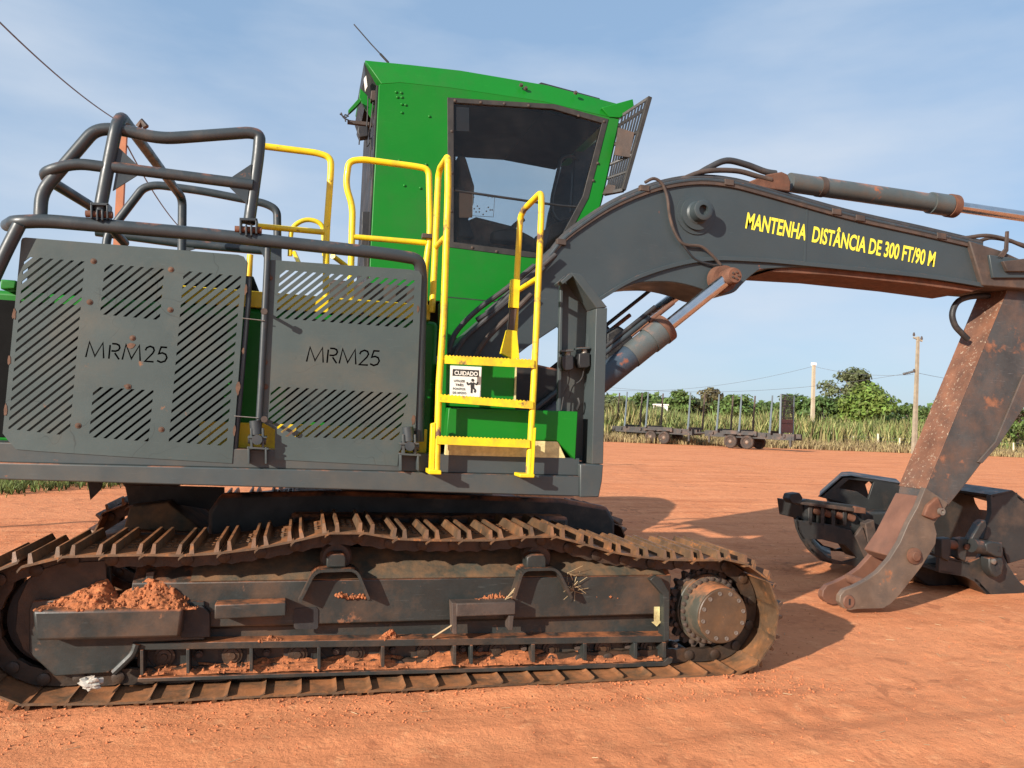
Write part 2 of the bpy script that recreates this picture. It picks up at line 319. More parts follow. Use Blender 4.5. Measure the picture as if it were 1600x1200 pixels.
def plate(outer, holes, thick, dirv=(0, 1, 0)):
    """outer and holes: lists of 3D points on one plane; thick along dirv"""
    bm = bmesh.new(); ext = Vector(dirv)*thick; loops = []
    for lp in [outer]+holes:
        vs = [bm.verts.new(p) for p in lp]; loops.append(vs)
        for i in range(len(vs)): bm.edges.new((vs[i], vs[(i+1) % len(vs)]))
    bmesh.ops.triangle_fill(bm, use_beauty=True, use_dissolve=False, edges=bm.edges[:])
    back = {v: bm.verts.new(v.co+ext) for lp in loops for v in lp}
    for f in bm.faces[:]: bm.faces.new([back[v] for v in reversed(f.verts)])
    for lp in loops:
        for i in range(len(lp)):
            a, b = lp[i], lp[(i+1) % len(lp)]; bm.faces.new((a, b, back[b], back[a]))
    bmesh.ops.recalc_face_normals(bm, faces=bm.faces)
    me = bpy.data.meshes.new('plate'); bm.to_mesh(me); bm.free(); return me
def clip(poly, region):
    """Sutherland-Hodgman, convex region"""
    n = len(region); area = sum(region[i][0]*region[(i+1) % n][1]-region[(i+1) % n][0]*region[i][1] for i in range(n)); sg = 1 if area > 0 else -1
    for i in range(n):
        a, b = region[i], region[(i+1) % n]; o = []
        if not poly: return []
        side = lambda p: sg*((b[0]-a[0])*(p[1]-a[1])-(b[1]-a[1])*(p[0]-a[0]))
        for j in range(len(poly)):
            p, q = poly[j], poly[(j+1) % len(poly)]; sp, sq = side(p), side(q)
            if sp >= 0: o.append(p)
            if (sp >= 0) != (sq >= 0):
                t = sp/(sp-sq); o.append((p[0]+(q[0]-p[0])*t, p[1]+(q[1]-p[1])*t))
        poly = o
    q = []
    for p in poly:
        if not q or abs(p[0]-q[-1][0])+abs(p[1]-q[-1][1]) > .05: q.append(p)
    return q
def area2(p): return abs(sum(p[i][0]*p[(i+1) % len(p)][1]-p[(i+1) % len(p)][0]*p[i][1] for i in range(len(p))))/2
def text_geo(body, bold=0.0):
    cu_ = bpy.data.curves.new('t', 'FONT'); cu_.body = body; cu_.size = 1; cu_.offset = bold; cu_.resolution_u = 4
    o = bpy.data.objects.new('t', cu_); COL.objects.link(o); dg = bpy.context.evaluated_depsgraph_get(); dg.update()
    ev = o.evaluated_get(dg); me = ev.to_mesh(); v = [p.co.copy() for p in me.vertices]; f = [tuple(q.vertices) for q in me.polygons]
    ev.to_mesh_clear(); bpy.data.objects.remove(o); bpy.data.curves.remove(cu_)
    x0 = min(p.x for p in v); x1 = max(p.x for p in v); y1 = max(p.y for p in v)
    return v, f, x0, x1
def text_on(name, body, a, b, up, mat, parent, bold=0.0, thick=.002, nrm=(0, -1, 0), capref=.73):
    """text from a to b along its baseline, capital height vector up"""
    v, f, x0, x1 = text_geo(body, bold); a = Vector(a); d = Vector(b)-a; up = Vector(up); n = Vector(nrm)*thick
    me = bpy.data.meshes.new(name); me.from_pydata([tuple(a + d*((p.x-x0)/(x1-x0)) + up*(p.y/capref) + n) for p in v], [], f); me.update()
    return link(name, me, mat, parent, 0, 0)
def stroke(pl, w):
    pl = [Vector((x, y)) for x, y in pl]; Lf = []; Rt = []; m = len(pl)
    for i in range(m):
        d1 = (pl[i]-pl[i-1]).normalized() if i else (pl[1]-pl[0]).normalized(); d2 = (pl[i+1]-pl[i]).normalized() if i < m-1 else d1
        n1 = Vector((-d1.y, d1.x)); n2 = Vector((-d2.y, d2.x)); b = (n1+n2).normalized(); k = min(1.9, 1/max(.3, b.dot(n1)))
        Lf.append(pl[i]+b*w*k); Rt.append(pl[i]-b*w*k)
    return [tuple(p) for p in Lf+Rt[::-1]]
# ------------------------------------------------------------------ ground
def ground_h(x, y):
    d = math.hypot(x-1, y+1); k = max(0.0, min(1.0, 1-(d-25)/60))
    h = (noise.noise((x*.35, y*.35, 1.3))*.030 + noise.noise((x*1.3, y*1.3, 4.1))*.014 + noise.noise((x*3.6, y*3.6, 7.7))*.007)*k
    for (ox, oy, ang, wob) in ((3.0, -3.1, .10, .12), (3.0, -2.35, .10, .12), (6.0, -1.0, .55, .25), (6.4, -2.2, .55, .25), (9.0, 3.2, .22, .3), (9.0, 5.2, .22, .3), (8.0, 1.0, -.25, .2)):
        dx, dy = x-ox, y-oy; a_ = dx*math.cos(ang)+dy*math.sin(ang); q_ = -dx*math.sin(ang)+dy*math.cos(ang)+wob*math.sin(a_*.45)
        if abs(q_) < .7 and abs(a_) < 9: h += (-.016*math.exp(-(q_/.17)**4) + .010*math.exp(-((abs(q_)-.30)/.09)**2) + .006*math.sin(a_*21+3*abs(q_))*math.exp(-(q_/.17)**4))*max(0, 1-(a_/9)**2)*(.5+noise.noise((x*.9, y*.9, 2))*.9+.3)
    if -1.6 < x < 3.2 and -2.1 < y < -1.5: h += .030*math.exp(-((y+1.74)/.07)**2)*(.55+.9*noise.noise((x*3.1, y*6, 6)))*min(1, (x+1.6)*3, (3.2-x)*3)
    return h - .012
def build_ground():
    n = 540; b = 6.6; a = 900/math.sinh(b)
    ax = [2.0 + a*math.sinh(b*(2*i/n-1)) for i in range(n+1)]; ay = [-1.0 + a*math.sinh(b*(2*i/n-1)) for i in range(n+1)]
    vs = [(x, y, ground_h(x, y)) for y in ay for x in ax]
    fs = [(j*(n+1)+i, j*(n+1)+i+1, (j+1)*(n+1)+i+1, (j+1)*(n+1)+i) for j in range(n) for i in range(n)]
    me = bpy.data.meshes.new('ground'); me.from_pydata(vs, [], fs); me.update(); me.shade_smooth()
    o = link('ground', me, 'ground', None, 0, 0); me.shade_smooth(); tag(o, 'red earth yard of compacted soil under the excavator', None, None, 'structure')
build_ground()

# ------------------------------------------------------------------ EXCAVATOR
EX = empty('excavator', (0.8, 0, 0))
tag(EX, 'green and grey tracked forestry excavator with high cab and folded loading boom', 'excavator')
YT0, YT1, YTC = -1.65, -.95, -1.30          # near track: outer edge, inner edge, chain line
TY = -1.65
def xz(px, py): q = P(px, py, TY); return Vector((q.x, q.z))
top_px = [(16, 891), (100, 871), (161, 869), (223, 868), (285, 869), (344, 865), (400, 858), (457, 847), (513, 834), (570, 834), (621, 843), (672, 845), (720, 845), (768, 845), (819, 840), (867, 839), (909, 850), (951, 862), (993, 870), (1038, 875), (1080, 876), (1122, 876), (1150, 878)]
path = [xz(*q) for q in top_px]
SPC = Vector((2.885, .385)); SPR = .385
IDC = Vector((-1.30, .445)); IDR = .405
for k in range(1, 12):
    a = R(66 - k*13.2); path.append(SPC + Vector((math.cos(a), math.sin(a)))*SPR)
for k in range(1, 24): path.append(Vector((2.75 + (-1.15-2.75)*k/24, .010 + .018*k/24)))
for k in range(0, 11):
    a = R(-98 - k*13.5); path.append(IDC + Vector((math.cos(a), math.sin(a)))*IDR)
path.append(path[0].copy())
seg = [(path[i+1]-path[i]).length for i in range(len(path)-1)]; TOT = sum(seg)
NSH = round(TOT/.2035); PIT = TOT/NSH
def at(s):
    s %= TOT
    for i, L_ in enumerate(seg):
        if s <= L_: return path[i] + (path[i+1]-path[i])*(s/L_)
        s -= L_
    return path[-1]
# one shoe: along = x, outward = z, across = y
def shoe_mesh():
    b = MB(); h = (YT1-YT0)/2
    prof = [(-.116, -.026), (-.104, -.014), (-.088, -.004), (.100, -.004), (.108, .004), (.114, .006)]
    t = .013
    poly = [Vector((x, -h, z)) for x, z in prof] + [Vector((x, -h, z+t)) for x, z in prof[::-1]]
    b.prism(poly, (0, 2*h, 0))
    for gx, lean in ((-.044, -.002), (.088, .006)):
        g = [(gx-.014, .007), (gx+.014, .007), (gx+.009+lean, .062), (gx-.007+lean, .062)]
        n4 = len(g); v = [Vector((x, -h+.0, z)) for x, z in g[:2]] + [Vector((x, -h+.03, z)) for x, z in g[2:]] + [Vector((x, h, z)) for x, z in g[:2]] + [Vector((x, h-.03, z)) for x, z in g[2:]]
        b.add(v, [(0, 1, 2, 3), (7, 6, 5, 4), (0, 4, 5, 1), (1, 5, 6, 2), (2, 6, 7, 3), (3, 7, 4, 0)])
    for by in (-.13, -.06, .06, .13):
        for bx in (.004, .046): b.lathe((bx, by, .006), (0, 0, 1), [(0, .015), (.012, .015), (.014, .011)], 6)
    me = b.build('track_shoe', 'track').data
    o = bpy.data.objects['track_shoe']; bpy.data.objects.remove(o); return me
SHOE = shoe_mesh()
def place(o, s, yc):
    a, c = at(s-PIT*.25), at(s+PIT*.25); d = (c-a).normalized(); m = at(s)
    X = Vector((d.x, 0, d.y)); Z = Vector((-d.y, 0, d.x)); Y = Z.cross(X)
    M4 = Matrix((X, Y, Z)).transposed().to_4x4(); M4.translation = Vector((m.x, yc, m.y)); return M4
def make_track(yc, first):
    b = MB()
    for i in range(NSH):
        M4 = place(None, i*PIT+PHASE, yc)
        for sy in (-.095, .095):
            c = MB(); k = sy
            # link plate: bone outline
            pl = [(-.105, -.028), (-.085, -.016), (-.03, -.016), (.03, -.016), (.085, -.016), (.105, -.028), (.118, -.062), (.104, -.098), (.06, -.112), (0, -.104), (-.06, -.112), (-.104, -.098), (-.118, -.062)]
            c.prism([Vector((x, k-.019 + (.012 if abs(x) > .08 else 0), z)) for x, z in pl], (0, .038, 0))
            c.lathe((-.1, k-.012*(1 if sy < 0 else -1), -.064), (0, -1 if sy < 0 else 1, 0), [(0, .036), (.012, .036), (.016, .028)], 12)
            b.add([M4 @ v for v in c.v], c.f)
        c = MB().cyl((.1, -.085, -.064), (.1, .085, -.064), .03, 10); b.add([M4 @ v for v in c.v], c.f)
    ch = b.build('track_chain', 'link', EX)
    for i in range(NSH):
        o = bpy.data.objects.new('track_shoe', SHOE); COL.objects.link(o); o.matrix_world = place(o, i*PIT+PHASE, yc); o.parent = ch; o.matrix_parent_inverse = world_of(ch).inverted()
        o.matrix_basis = place(o, i*PIT+PHASE, yc)
    return ch
# align the shoe joints with the photograph: a joint shows at pixel (161, 872)
def arclen_at_px(px, py):
    q = xz(px, py); s = 0; best = (9, 0)
    for i, L_ in enumerate(seg):
        for k in range(10):
            p = path[i] + (path[i+1]-path[i])*(k/10); d = (p-q).length
            if d < best[0]: best = (d, s+L_*k/10)
        s += L_
    return best[1]
PHASE = arclen_at_px(285, 869) + PIT*.5 - .01
make_track(YTC, True); make_track(-YTC, False)

# sprocket and final drive, idler
def sprocket(yc, sg):
    b = MB(); n = 22; pts = []
    for i in range(n*2):
        a = 2*math.pi*i/(n*2)
        for da, r_ in ((-.035, .300 if i % 2 else .262), (.035, .300 if i % 2 else .262)):
            pts.append(Vector((SPC.x + math.cos(a+da)*r_, yc-.03, SPC.y + math.sin(a+da)*r_)))
    b.prism(pts, (0, .06, 0)); o = b.build('sprocket', 'rust_dark', EX, .004)
    # layered drive housing, growing towards the outside (sg = -1 near)
    hb = MB().lathe((SPC.x, yc + sg*.03, SPC.y), (0, sg, 0), [(0, .245), (.05, .245), (.055, .238), (.075, .238), (.08, .205), (.10, .200), (.225, .196), (.235, .190)], 48).build('hub', 'hub_green', o)
    cv = MB().lathe((SPC.x, yc + sg*.265, SPC.y), (0, sg, 0), [(0, .188), (.012, .188), (.017, .182)], 48).build('hub_cover', 'hub', o)
    for i in range(12):
        a = 2*math.pi*i/12+.2; c = (SPC.x+math.cos(a)*.158, yc+sg*.281, SPC.y+math.sin(a)*.158)
        MB().lathe(c, (0, sg, 0), [(0, .0145), (.007, .0145), (.007, .008), (.003, .008)], 12).build('bolt', 'steel', o)
    for i in range(28):
        a = 2*math.pi*i/28; c = (SPC.x+math.cos(a)*.222, yc+sg*.104, SPC.y+math.sin(a)*.222)
        MB().lathe(c, (0, sg, 0), [(0, .0155), (.018, .0155), (.02, .011)], 8).build('bolt', 'rust_dark', o)
    for i in range(18):
        a = 2*math.pi*i/18+.1; c = (SPC.x+math.cos(a)*.262, yc+sg*.032, SPC.y+math.sin(a)*.262)
        MB().lathe(c, (0, sg, 0), [(0, .018), (.02, .018), (.022, .012)], 8).build('bolt', 'rust_dark', o)
    d = MB().lathe((IDC.x, yc-.1, IDC.y), (0, 1, 0), [(0, .23), (.01, .27), (.03, .27), (.04, .20), (.06, .20), (.06, .285), (.14, .285), (.14, .20), (.16, .20), (.17, .27), (.19, .27), (.2, .23)], 40).build('idler_wheel', 'dark', EX)
    MB().cyl((IDC.x, yc-.16, IDC.y), (IDC.x, yc+.16, IDC.y), .07, 20).build('axle', 'rust_dark', d)
sprocket(YTC, -1); sprocket(-YTC, 1)

# track frame
def zat(px, py, Y): return P(px, py, Y).z
def track_frame(sg):
    """sg=+1 near side (as seen), -1 mirrored far side"""
    def yy(y): return y if sg > 0 else -y
    b = MB(); x0, x1 = -.92, 2.55
    sec = [(-1.12, .80), (-1.20, .80), (-1.44, .640), (-1.44, .375), (-1.36, .345), (-1.36, .20), (-1.12, .20)]
    b.prism([Vector((x0, yy(y), z)) for y, z in sec], (x1-x0, 0, 0))
    fr = b.build('track_frame', 'frame', EX, .006)
    sl = MB().prism([Vector((-.60, yy(-1.205), .802)), Vector((-.60, yy(-1.442), .645)), Vector((2.50, yy(-1.442), .645)), Vector((2.50, yy(-1.205), .802))], (0, -.004*sg, .006)).build('sloped_cover', 'frame_top', fr)
    lip = MB().px([(206, 1005), (1045, 993), (1045, 1004), (206, 1016)], -1.475, .12) if sg > 0 else MB().box(-.8, 2.55, 1.36, 1.475, .335, .38)
    lip.build('ledge', 'frame', fr, .004)
    if sg < 0: return fr
    MB().px([(-5, 1082), (50, 1075), (215, 1066), (500, 1057), (760, 1050), (1040, 1041), (1050, 1036), (1052, 1028), (1043, 1028), (1038, 1034), (800, 1042.5), (500, 1051), (215, 1060)][2:], -1.49, .035).build('guard_strip', 'frame', fr, .003)
    MB().px([(215, 1060), (1043, 1036), (1043, 1000), (215, 1010)], -1.365, .02).build('recess_plate', 'frame', fr)
    for gx in (219, 291, 390, 496, 596, 708, 735, 831, 912, 991, 1036):
        yb = 1064-(gx-215)*.033; yt = 1016-(gx-206)*.0143
        w = 5 if gx != 735 else 4
        MB().px([(gx, yt), (gx+w, yt), (gx+w, yb-9), (gx, yb-9)], -1.49, .125).build('gusset', 'frame', fr, .002)
        MB().prism([P(gx+w, yt+4, -1.37), P(gx+w+24, yb-12, -1.37), P(gx+w, yb-12, -1.37)], (0, -.012, 0)).build('web_plate', 'frame', fr)
    rr = 0
    for rx in (257, 363, 465, 555, 665, 777, 860, 941, 1012):
        yc_ = 1026-(rx-215)*.019; c = P(rx, yc_, -1.372)
        MB().lathe((c.x, -1.372, c.z), (0, -1, 0), [(0, .060), (.012, .060), (.014, .044), (.02, .042), (.022, .022), (.03, .02)], 20).build('roller', 'link', fr)
    for bx in (312, 417, 525, 613, 722, 748, 817, 900, 978, 1052):
        c = P(bx, 1022-(bx-215)*.019 , -1.372); MB().lathe(c, (0, -1, 0), [(0, .022), (.03, .022), (.032, .014), (.045, .014)], 8).build('bolt', 'rust_dark', fr)
    for q in [[(233, 1018), (276, 1017), (276, 1036), (233, 1037)], [(340, 1016), (386, 1015), (384, 1034), (342, 1036)], [(443, 1014), (489, 1013), (488, 1032), (445, 1034)], [(532, 1010), (577, 1009), (575, 1028), (534, 1030)], [(648, 1007), (690, 1006), (688, 1024), (650, 1026)], [(756, 1006), (797, 1005), (797, 1022), (758, 1024)], [(838, 1003), (871, 1002), (869, 1018), (840, 1020)], [(921, 1001), (957, 1000), (955, 1016), (923, 1018)]]:
        MB().px(q, -1.368, .004).build('roller_opening', 'black', fr)
    # nose guard in front of the idler
    MB().px([(45, 952), (50, 940), (120, 935), (320, 940), (320, 1000), (215, 1005), (207, 1020), (170, 1052), (85, 1057), (45, 1020)], -1.46, .24).build('nose_plate', 'frame', fr, .008)
    MB().px([(50, 954), (286, 951), (281, 997), (55, 1002)], -1.58, .14).build('bumper_bar', 'frame', fr, .018)
    MB().px([(282, 953), (316, 946), (328, 958), (328, 996), (282, 997)], -1.475, .06).build('bar_end', 'black', fr, .006)
    MB().tube([P(178, 1051, -1.48), P(209, 1021, -1.48), P(214, 1006, -1.48)], .022, 8, .04).build('edge_strip', 'frame', fr)
    MB().px([(24, 985), (28, 940), (44, 905), (70, 888), (95, 880), (165, 876), (168, 945), (90, 1045), (60, 1035), (36, 1015)], -1.418, .012).build('idler_shade_plate', 'link', fr, .003)  # dark plate added over the idler, standing in for shaded soil
    MB().px([(163, 873), (172, 873), (174, 937), (170, 937)], -1.34, .03).build('rib', 'frame', fr, .003)
    MB().px([(228, 895), (241, 893), (236, 935), (227, 942)], -1.42, .20).build('rib', 'frame', fr, .003)
    # upper steps on the side
    def step(pts, legs, hole):
        o = MB().px(pts, -1.56, .12).build('side_step', 'rust_dark' if legs else 'frame', fr, .008)
        for lg in legs: MB().px(lg, -1.55, .1).build('step_leg', 'rust_dark', o, .003)
    step([(335, 945), (447, 941), (447, 963), (335, 968)], [], None)
    step([(713, 943), (806, 940), (806, 961), (713, 964)], [[(706, 942), (714, 942), (714, 991), (708, 991)], [(795, 962), (803, 962), (801, 985), (795, 985)]], None)
    hp = [(462, 951), (494, 949), (497, 953), (497, 980), (494, 983), (462, 983), (459, 980), (459, 954)]
    MB().px(hp, -1.446, .004).build('frame_opening', 'black', fr)
    # end plate by the sprocket
    MB().px([(1016, 906), (1024, 899), (1033, 903), (1046, 925), (1046, 1000), (1038, 1003), (1037, 930)], -1.50, .10).build('end_plate', 'frame', fr, .004)
    MB().px([(1022, 948), (1031, 948), (1031, 970), (1034, 971), (1026, 979), (1018, 972), (1022, 971)], -1.4445, .002).build('arrow_sticker', 'tread', fr)
    # carrier rollers with bent strap brackets
    for cx, cy, br in ((525, 870, [(468, 937), (492, 889), (556, 887), (575, 933)]), (838, 871, [(799, 932), (813, 887), (866, 886), (888, 931)])):
        c = P(cx, cy, -1.36); k = MB().lathe((c.x, -1.40, c.z), (0, 1, 0), [(0, .085), (.03, .10), (.05, .10), (.06, .085), (.18, .085), (.19, .1), (.22, .1)], 28).build('carrier_roller', 'rust_dark', fr)
        MB().px([(cx-15, cy+17), (cx-15, cy), (cx-7, cy-5), (cx+12, cy-5), (cx+16, cy+1), (cx+16, cy+17)], -1.50, .11).build('roller_bearing', 'frame', k, .01)
        s = [P(x, y, -1.46) for x, y in br]; path_ = fillet(s, .05, 5)
        m = MB()
        for i in range(len(path_)-1):
            a, d = path_[i], path_[i+1]; tn = (d-a).normalized(); up = Vector((-tn.z, 0, tn.x))*.009
            m.add([a+up+Vector((0, -.07, 0)), d+up+Vector((0, -.07, 0)), d-up+Vector((0, -.07, 0)), a-up+Vector((0, -.07, 0)), a+up+Vector((0, .09, 0)), d+up+Vector((0, .09, 0)), d-up+Vector((0, .09, 0)), a-up+Vector((0, .09, 0))], [(0, 3, 2, 1), (4, 5, 6, 7), (0, 1, 5, 4), (3, 7, 6, 2), (0, 4, 7, 3), (1, 2, 6, 5)])
        m.build('roller_bracket', 'frame', fr, 0)
    return fr
track_frame(1); track_frame(-1)

# car body between the tracks
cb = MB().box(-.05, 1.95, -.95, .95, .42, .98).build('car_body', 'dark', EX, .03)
MB().lathe((.95, 0, .95), (0, 0, 1), [(0, .62), (.26, .62), (.26, .66), (.34, .66)], 48).build('swing_bearing', 'dark', cb)
MB().px([(193, 826), (203, 792), (262, 785), (322, 832)], -.45, .75).build('cross_leg', 'frame_top', cb, .01)
MB().px([(150, 838), (203, 830), (330, 832), (420, 840), (420, 870), (150, 870)], -.5, .9).build('cross_leg', 'frame', cb, .01)
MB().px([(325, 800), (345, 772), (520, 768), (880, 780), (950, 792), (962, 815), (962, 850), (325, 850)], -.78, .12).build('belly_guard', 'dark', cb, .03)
MB().box(-.7, 1.7, .6, 1.0, .35, .75).build('cross_leg', 'frame', cb, .02)

# upper frame
mf = MB().px([(-330, 739.5), (906, 776), (906, 744), (-330, 715)], -1.485, .30).build('main_frame', 'grey', EX, .008)
MB().px([(-330, 714.5), (906, 743.5), (906, 716), (-330, 682)], -1.455, .25).build('frame_plate', 'grey', mf, .006)
MB().px([(906.5, 725), (943, 726), (941, 752), (936, 777), (906.5, 777)], -1.50, .35).build('end_block', 'grey', mf, .008)
MB().box(-3.0, 1.85, -1.20, 1.48, 1.255, 1.40).build('bottom_plate', 'dark', mf, .01)
MB().box(-3.0, 1.9, 1.36, 1.49, 1.2, 1.5).build('side_beam', 'grey', mf, .01)
MB().px([(137, 752), (160, 752), (157, 765), (141, 781)], 0.0, .03).build('mud_flap', 'black', mf)
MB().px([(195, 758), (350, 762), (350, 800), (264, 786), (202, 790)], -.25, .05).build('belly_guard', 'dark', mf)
cw = MB().prism([Vector((-3.1, y, z)) for y, z in ((-1.4, 1.5), (-1.3, 1.25), (1.3, 1.25), (1.4, 1.5), (1.4, 2.3), (-1.4, 2.3))], (.75, 0, 0)).build('counterweight', 'black', EX, .05)
MB().lathe((-1.25, .9, 1.1), (0, 1, 0), [(0, .25), (.2, .25)], 24).build('drum', 'frame', mf)

# engine hood, seen between and through the guard plates
HZ = 2.34
hd = MB().box(-2.34, .86, -1.18, 1.30, 1.42, HZ).build('engine_hood', 'green', EX, .03)
MB().px([(0, 436), (26, 438), (24, 452), (0, 452)], -1.30, 2.4).build('hood_lip', 'green', hd, .01)
MB().box(-2.25, -.50, -1.186, -1.17, 1.46, 2.28).build('shade_sheet', 'void', hd, .004)  # black sheets on the hood side standing in for shade behind the guard slots
MB().box(-.12, .60, -1.186, -1.17, 1.62, 2.30).build('shade_sheet', 'void', hd, .004)
MB().box(-.62, .80, -1.30, -1.19, 1.44, 1.60).build('kick_plate', 'yellow_worn', hd, .004)
MB().box(-.9, .80, -1.19, -1.09, 2.345, 2.45).build('toe_board', 'yellow', hd, .004)
MB().box(-1.72, -.35, -1.05, .6, HZ, 2.60).build('exhaust_box', 'void', hd, .08)
MB().lathe((-1.0, -.75, 2.38), (0, 1, 0), [(0, .26), (.02, .28), (.9, .28), (.92, .26)], 28).build('muffler', 'black', hd)
MB().box(.1, .8, -.9, .3, HZ, 2.62).build('air_box', 'rust_dark', hd, .03)

# ------------------------------------------------------------------ guard plates with cut slots and lettering
YG = -1.46
SLOPE = .79
def slots(region, ref, V, th, sl=SLOPE):
    o = []; x0, y0 = ref
    for k in range(-30, 45):
        yc_ = y0 + k*V
        a, b = -400, 900
        band = [(a, yc_-sl*(a-x0)-th), (b, yc_-sl*(b-x0)-th), (b, yc_-sl*(b-x0)+th), (a, yc_-sl*(a-x0)+th)]
        p = clip(band, region)
        if len(p) >= 3 and area2(p) > 14: o.append(p)
    return o
GL = {'M': [[(0, 0), (.13, 1), (.52, .10), (.91, 1), (1.04, 0)]],
      'R': [[(0, 0), (0, .90)], [(.10, .99), (.34, .99), (.50, .92), (.56, .76), (.50, .60), (.34, .52), (.10, .52)], [(.30, .40), (.58, 0)]],
      '2': [[(.02, .70), (.08, .88), (.28, .99), (.48, .92), (.55, .74), (.47, .54), (.05, .0), (.58, 0)]],
      '5': [[(.55, .99), (.20, .99), (.10, .55), (.30, .62), (.50, .54), (.59, .33), (.50, .10), (.27, 0), (.04, .10)]]}
def word(base, end, cap, xs):
    o = []; bx, by = base; sl = (end[1]-by)/(end[0]-bx)
    for ch, x, w in xs:
        gw = {'M': 1.04, 'R': .58, '2': .58, '5': .59}[ch]
        for pl in GL[ch]:
            st = stroke([(px_*w/gw/cap, py_) for px_, py_ in pl], .058)
            o.append([(x + u*cap + v*cap*.10, by + (x+u*cap-bx)*sl - v*cap) for u, v in st])
    return o
def guard(outline, regs, letters, bolts):
    holes = []
    for reg, ref, V, th in regs: holes += slots(reg, ref, V, th)
    holes += letters
    me = plate([P(x, y, YG) for x, y in outline], [[P(x, y, YG) for x, y in h] for h in holes], .010)
    o = link('guard_panel', me, 'panel', EX, 0, 0)
    for (x, y) in bolts:
        c = P(x, y, YG-.001); MB().lathe(c, (0, -1, 0), [(0, .017), (.002, .016), (.003, .010), (.006, .009), (.008, .004)], 12).build('bolt', 'weld', o)
    return o
g1 = guard([(33, 376), (35, 372), (40, 371), (372, 398), (381, 401), (386, 410), (362.5, 724), (200, 714), (60, 705), (25, 702), (14, 690), (4, 677)],
      [([(37.5, 400.5), (132.5, 408.5), (108.5, 681), (13, 670)], (37, 411), 14.1, 2.3),
       ([(164, 412), (257, 420), (249.5, 500), (156, 491)], (163, 423), 13.8, 2.3),
       ([(146, 604), (240, 610), (232, 690), (139, 683)], (145, 616), 13.9, 2.3),
       ([(287, 423), (377, 431.5), (354, 697), (263.5, 690)], (285.6, 434.4), 13.9, 2.3)],
      word((134, 558), (263, 567), 24, [('M', 134, 28), ('R', 170, 16), ('M', 191, 28), ('2', 225, 15), ('5', 244, 16)]),
      [(146, 408), (267, 421), (140, 472), (266, 484), (207, 528), (200, 604), (122, 665), (252, 671)])
g2 = guard([(422, 406), (640, 421), (655, 424), (659, 430), (649, 673), (629, 675), (632, 695), (623, 706), (621, 728), (429, 718), (430, 671), (404, 657)],
      [([(438, 421), (648, 438), (645, 513), (431, 497)], (437, 432), 12.3, 2.3),
       ([(424, 603.5), (638, 615), (622, 688), (446, 682), (419, 655)], (423, 616), 12.2, 2.0)],
      word((479, 565), (592, 571.5), 23, [('M', 479, 26), ('R', 511, 15), ('M', 530, 26), ('2', 560, 15), ('5', 577, 15)]),
      [(422, 434), (415, 604), (414, 566)])

for par, lst in ((g1, ((384, 452, .012, .05), (380, 548, .010, .03), (372, 606, .016, .055), (366, 672, .012, .045), (22, 490, .012, .05), (14, 562, .012, .05), (9, 640, .012, .05), (204, 540, .035, .02), (200, 604, .026, .02))), (g2, ((420, 434, .012, .05), (411, 562, .014, .07), (407, 634, .012, .04), (653, 482, .010, .03), (646, 655, .018, .05)))) :
    for x, y, rx_, rz_ in lst:
        rx_ *= .8; rz_ *= .75
        c = P(x, y, YG-.0005); b = MB(); ring = [Vector((c.x+math.cos(k*.524)*rx_*random.uniform(.6, 1.2), c.y, c.z+math.sin(k*.524)*rz_*random.uniform(.6, 1.2))) for k in range(12)]
        b.prism(ring, (0, -.002, 0)); b.build('weld_burn', 'weld', par, 0)
# ------------------------------------------------------------------ dark tube guard rails
def T(pts, r, mat='tube', name='guard_tube', parent=EX, fil=.0, n=14):
    return MB().tube([P(x, y, Y) for x, y, Y in pts], r, n, fil).build(name, mat, parent)
YR = -1.47
rail = T([(12, 352, -.9), (22, 347, YR), (70, 345, YR), (330, 367, YR), (600, 396, YR), (655, 405, YR+.02), (658, 430, YR+.06), (653, 690, YR+.06)], .040, fil=.12, name='guard_rail')
T([(30, 352, YR-.01), (8, 395, YR-.01), (-40, 500, YR-.01)], .036, parent=rail, fil=.1, name='brace_tube')
MB().prism([P(30, 360, YR-.03), P(38, 352, YR-.03), P(18, 384, YR-.03)], (0, .012, 0)).build('gusset_plate', 'tube', rail)
T([(434, 384, YR), (418, 388, YR), (417, 420, YR), (408, 600, YR), (404, 668, YR)][1:], .020, parent=rail, name='panel_post')
T([(391, 398, YR+.04), (388, 470, YR+.04), (366, 720, YR+.04)], .017, parent=rail, name='panel_post')
T([(391, 398, YR+.03), (388, 432, YR+.03)], .0185, mat='yellow', parent=rail, name='post_sleeve')
for y in (487, 655):
    k_ = T([(413, y, YR), (413, y, YR-.11)], .010, parent=rail, name='latch_pin'); MB().lathe(P(413, y, YR-.11), (0, -1, 0), [(0, .020), (.018, .020)], 8).build('latch_knob', 'rust_dark', rail)
T([(378, 497, YR-.02), (414, 501, YR-.03)], .003, 'steel', 'tie_wire', rail, 0, 5); T([(366, 650, YR-.02), (404, 653, YR-.03)], .003, 'steel', 'tie_wire', rail, 0, 5)
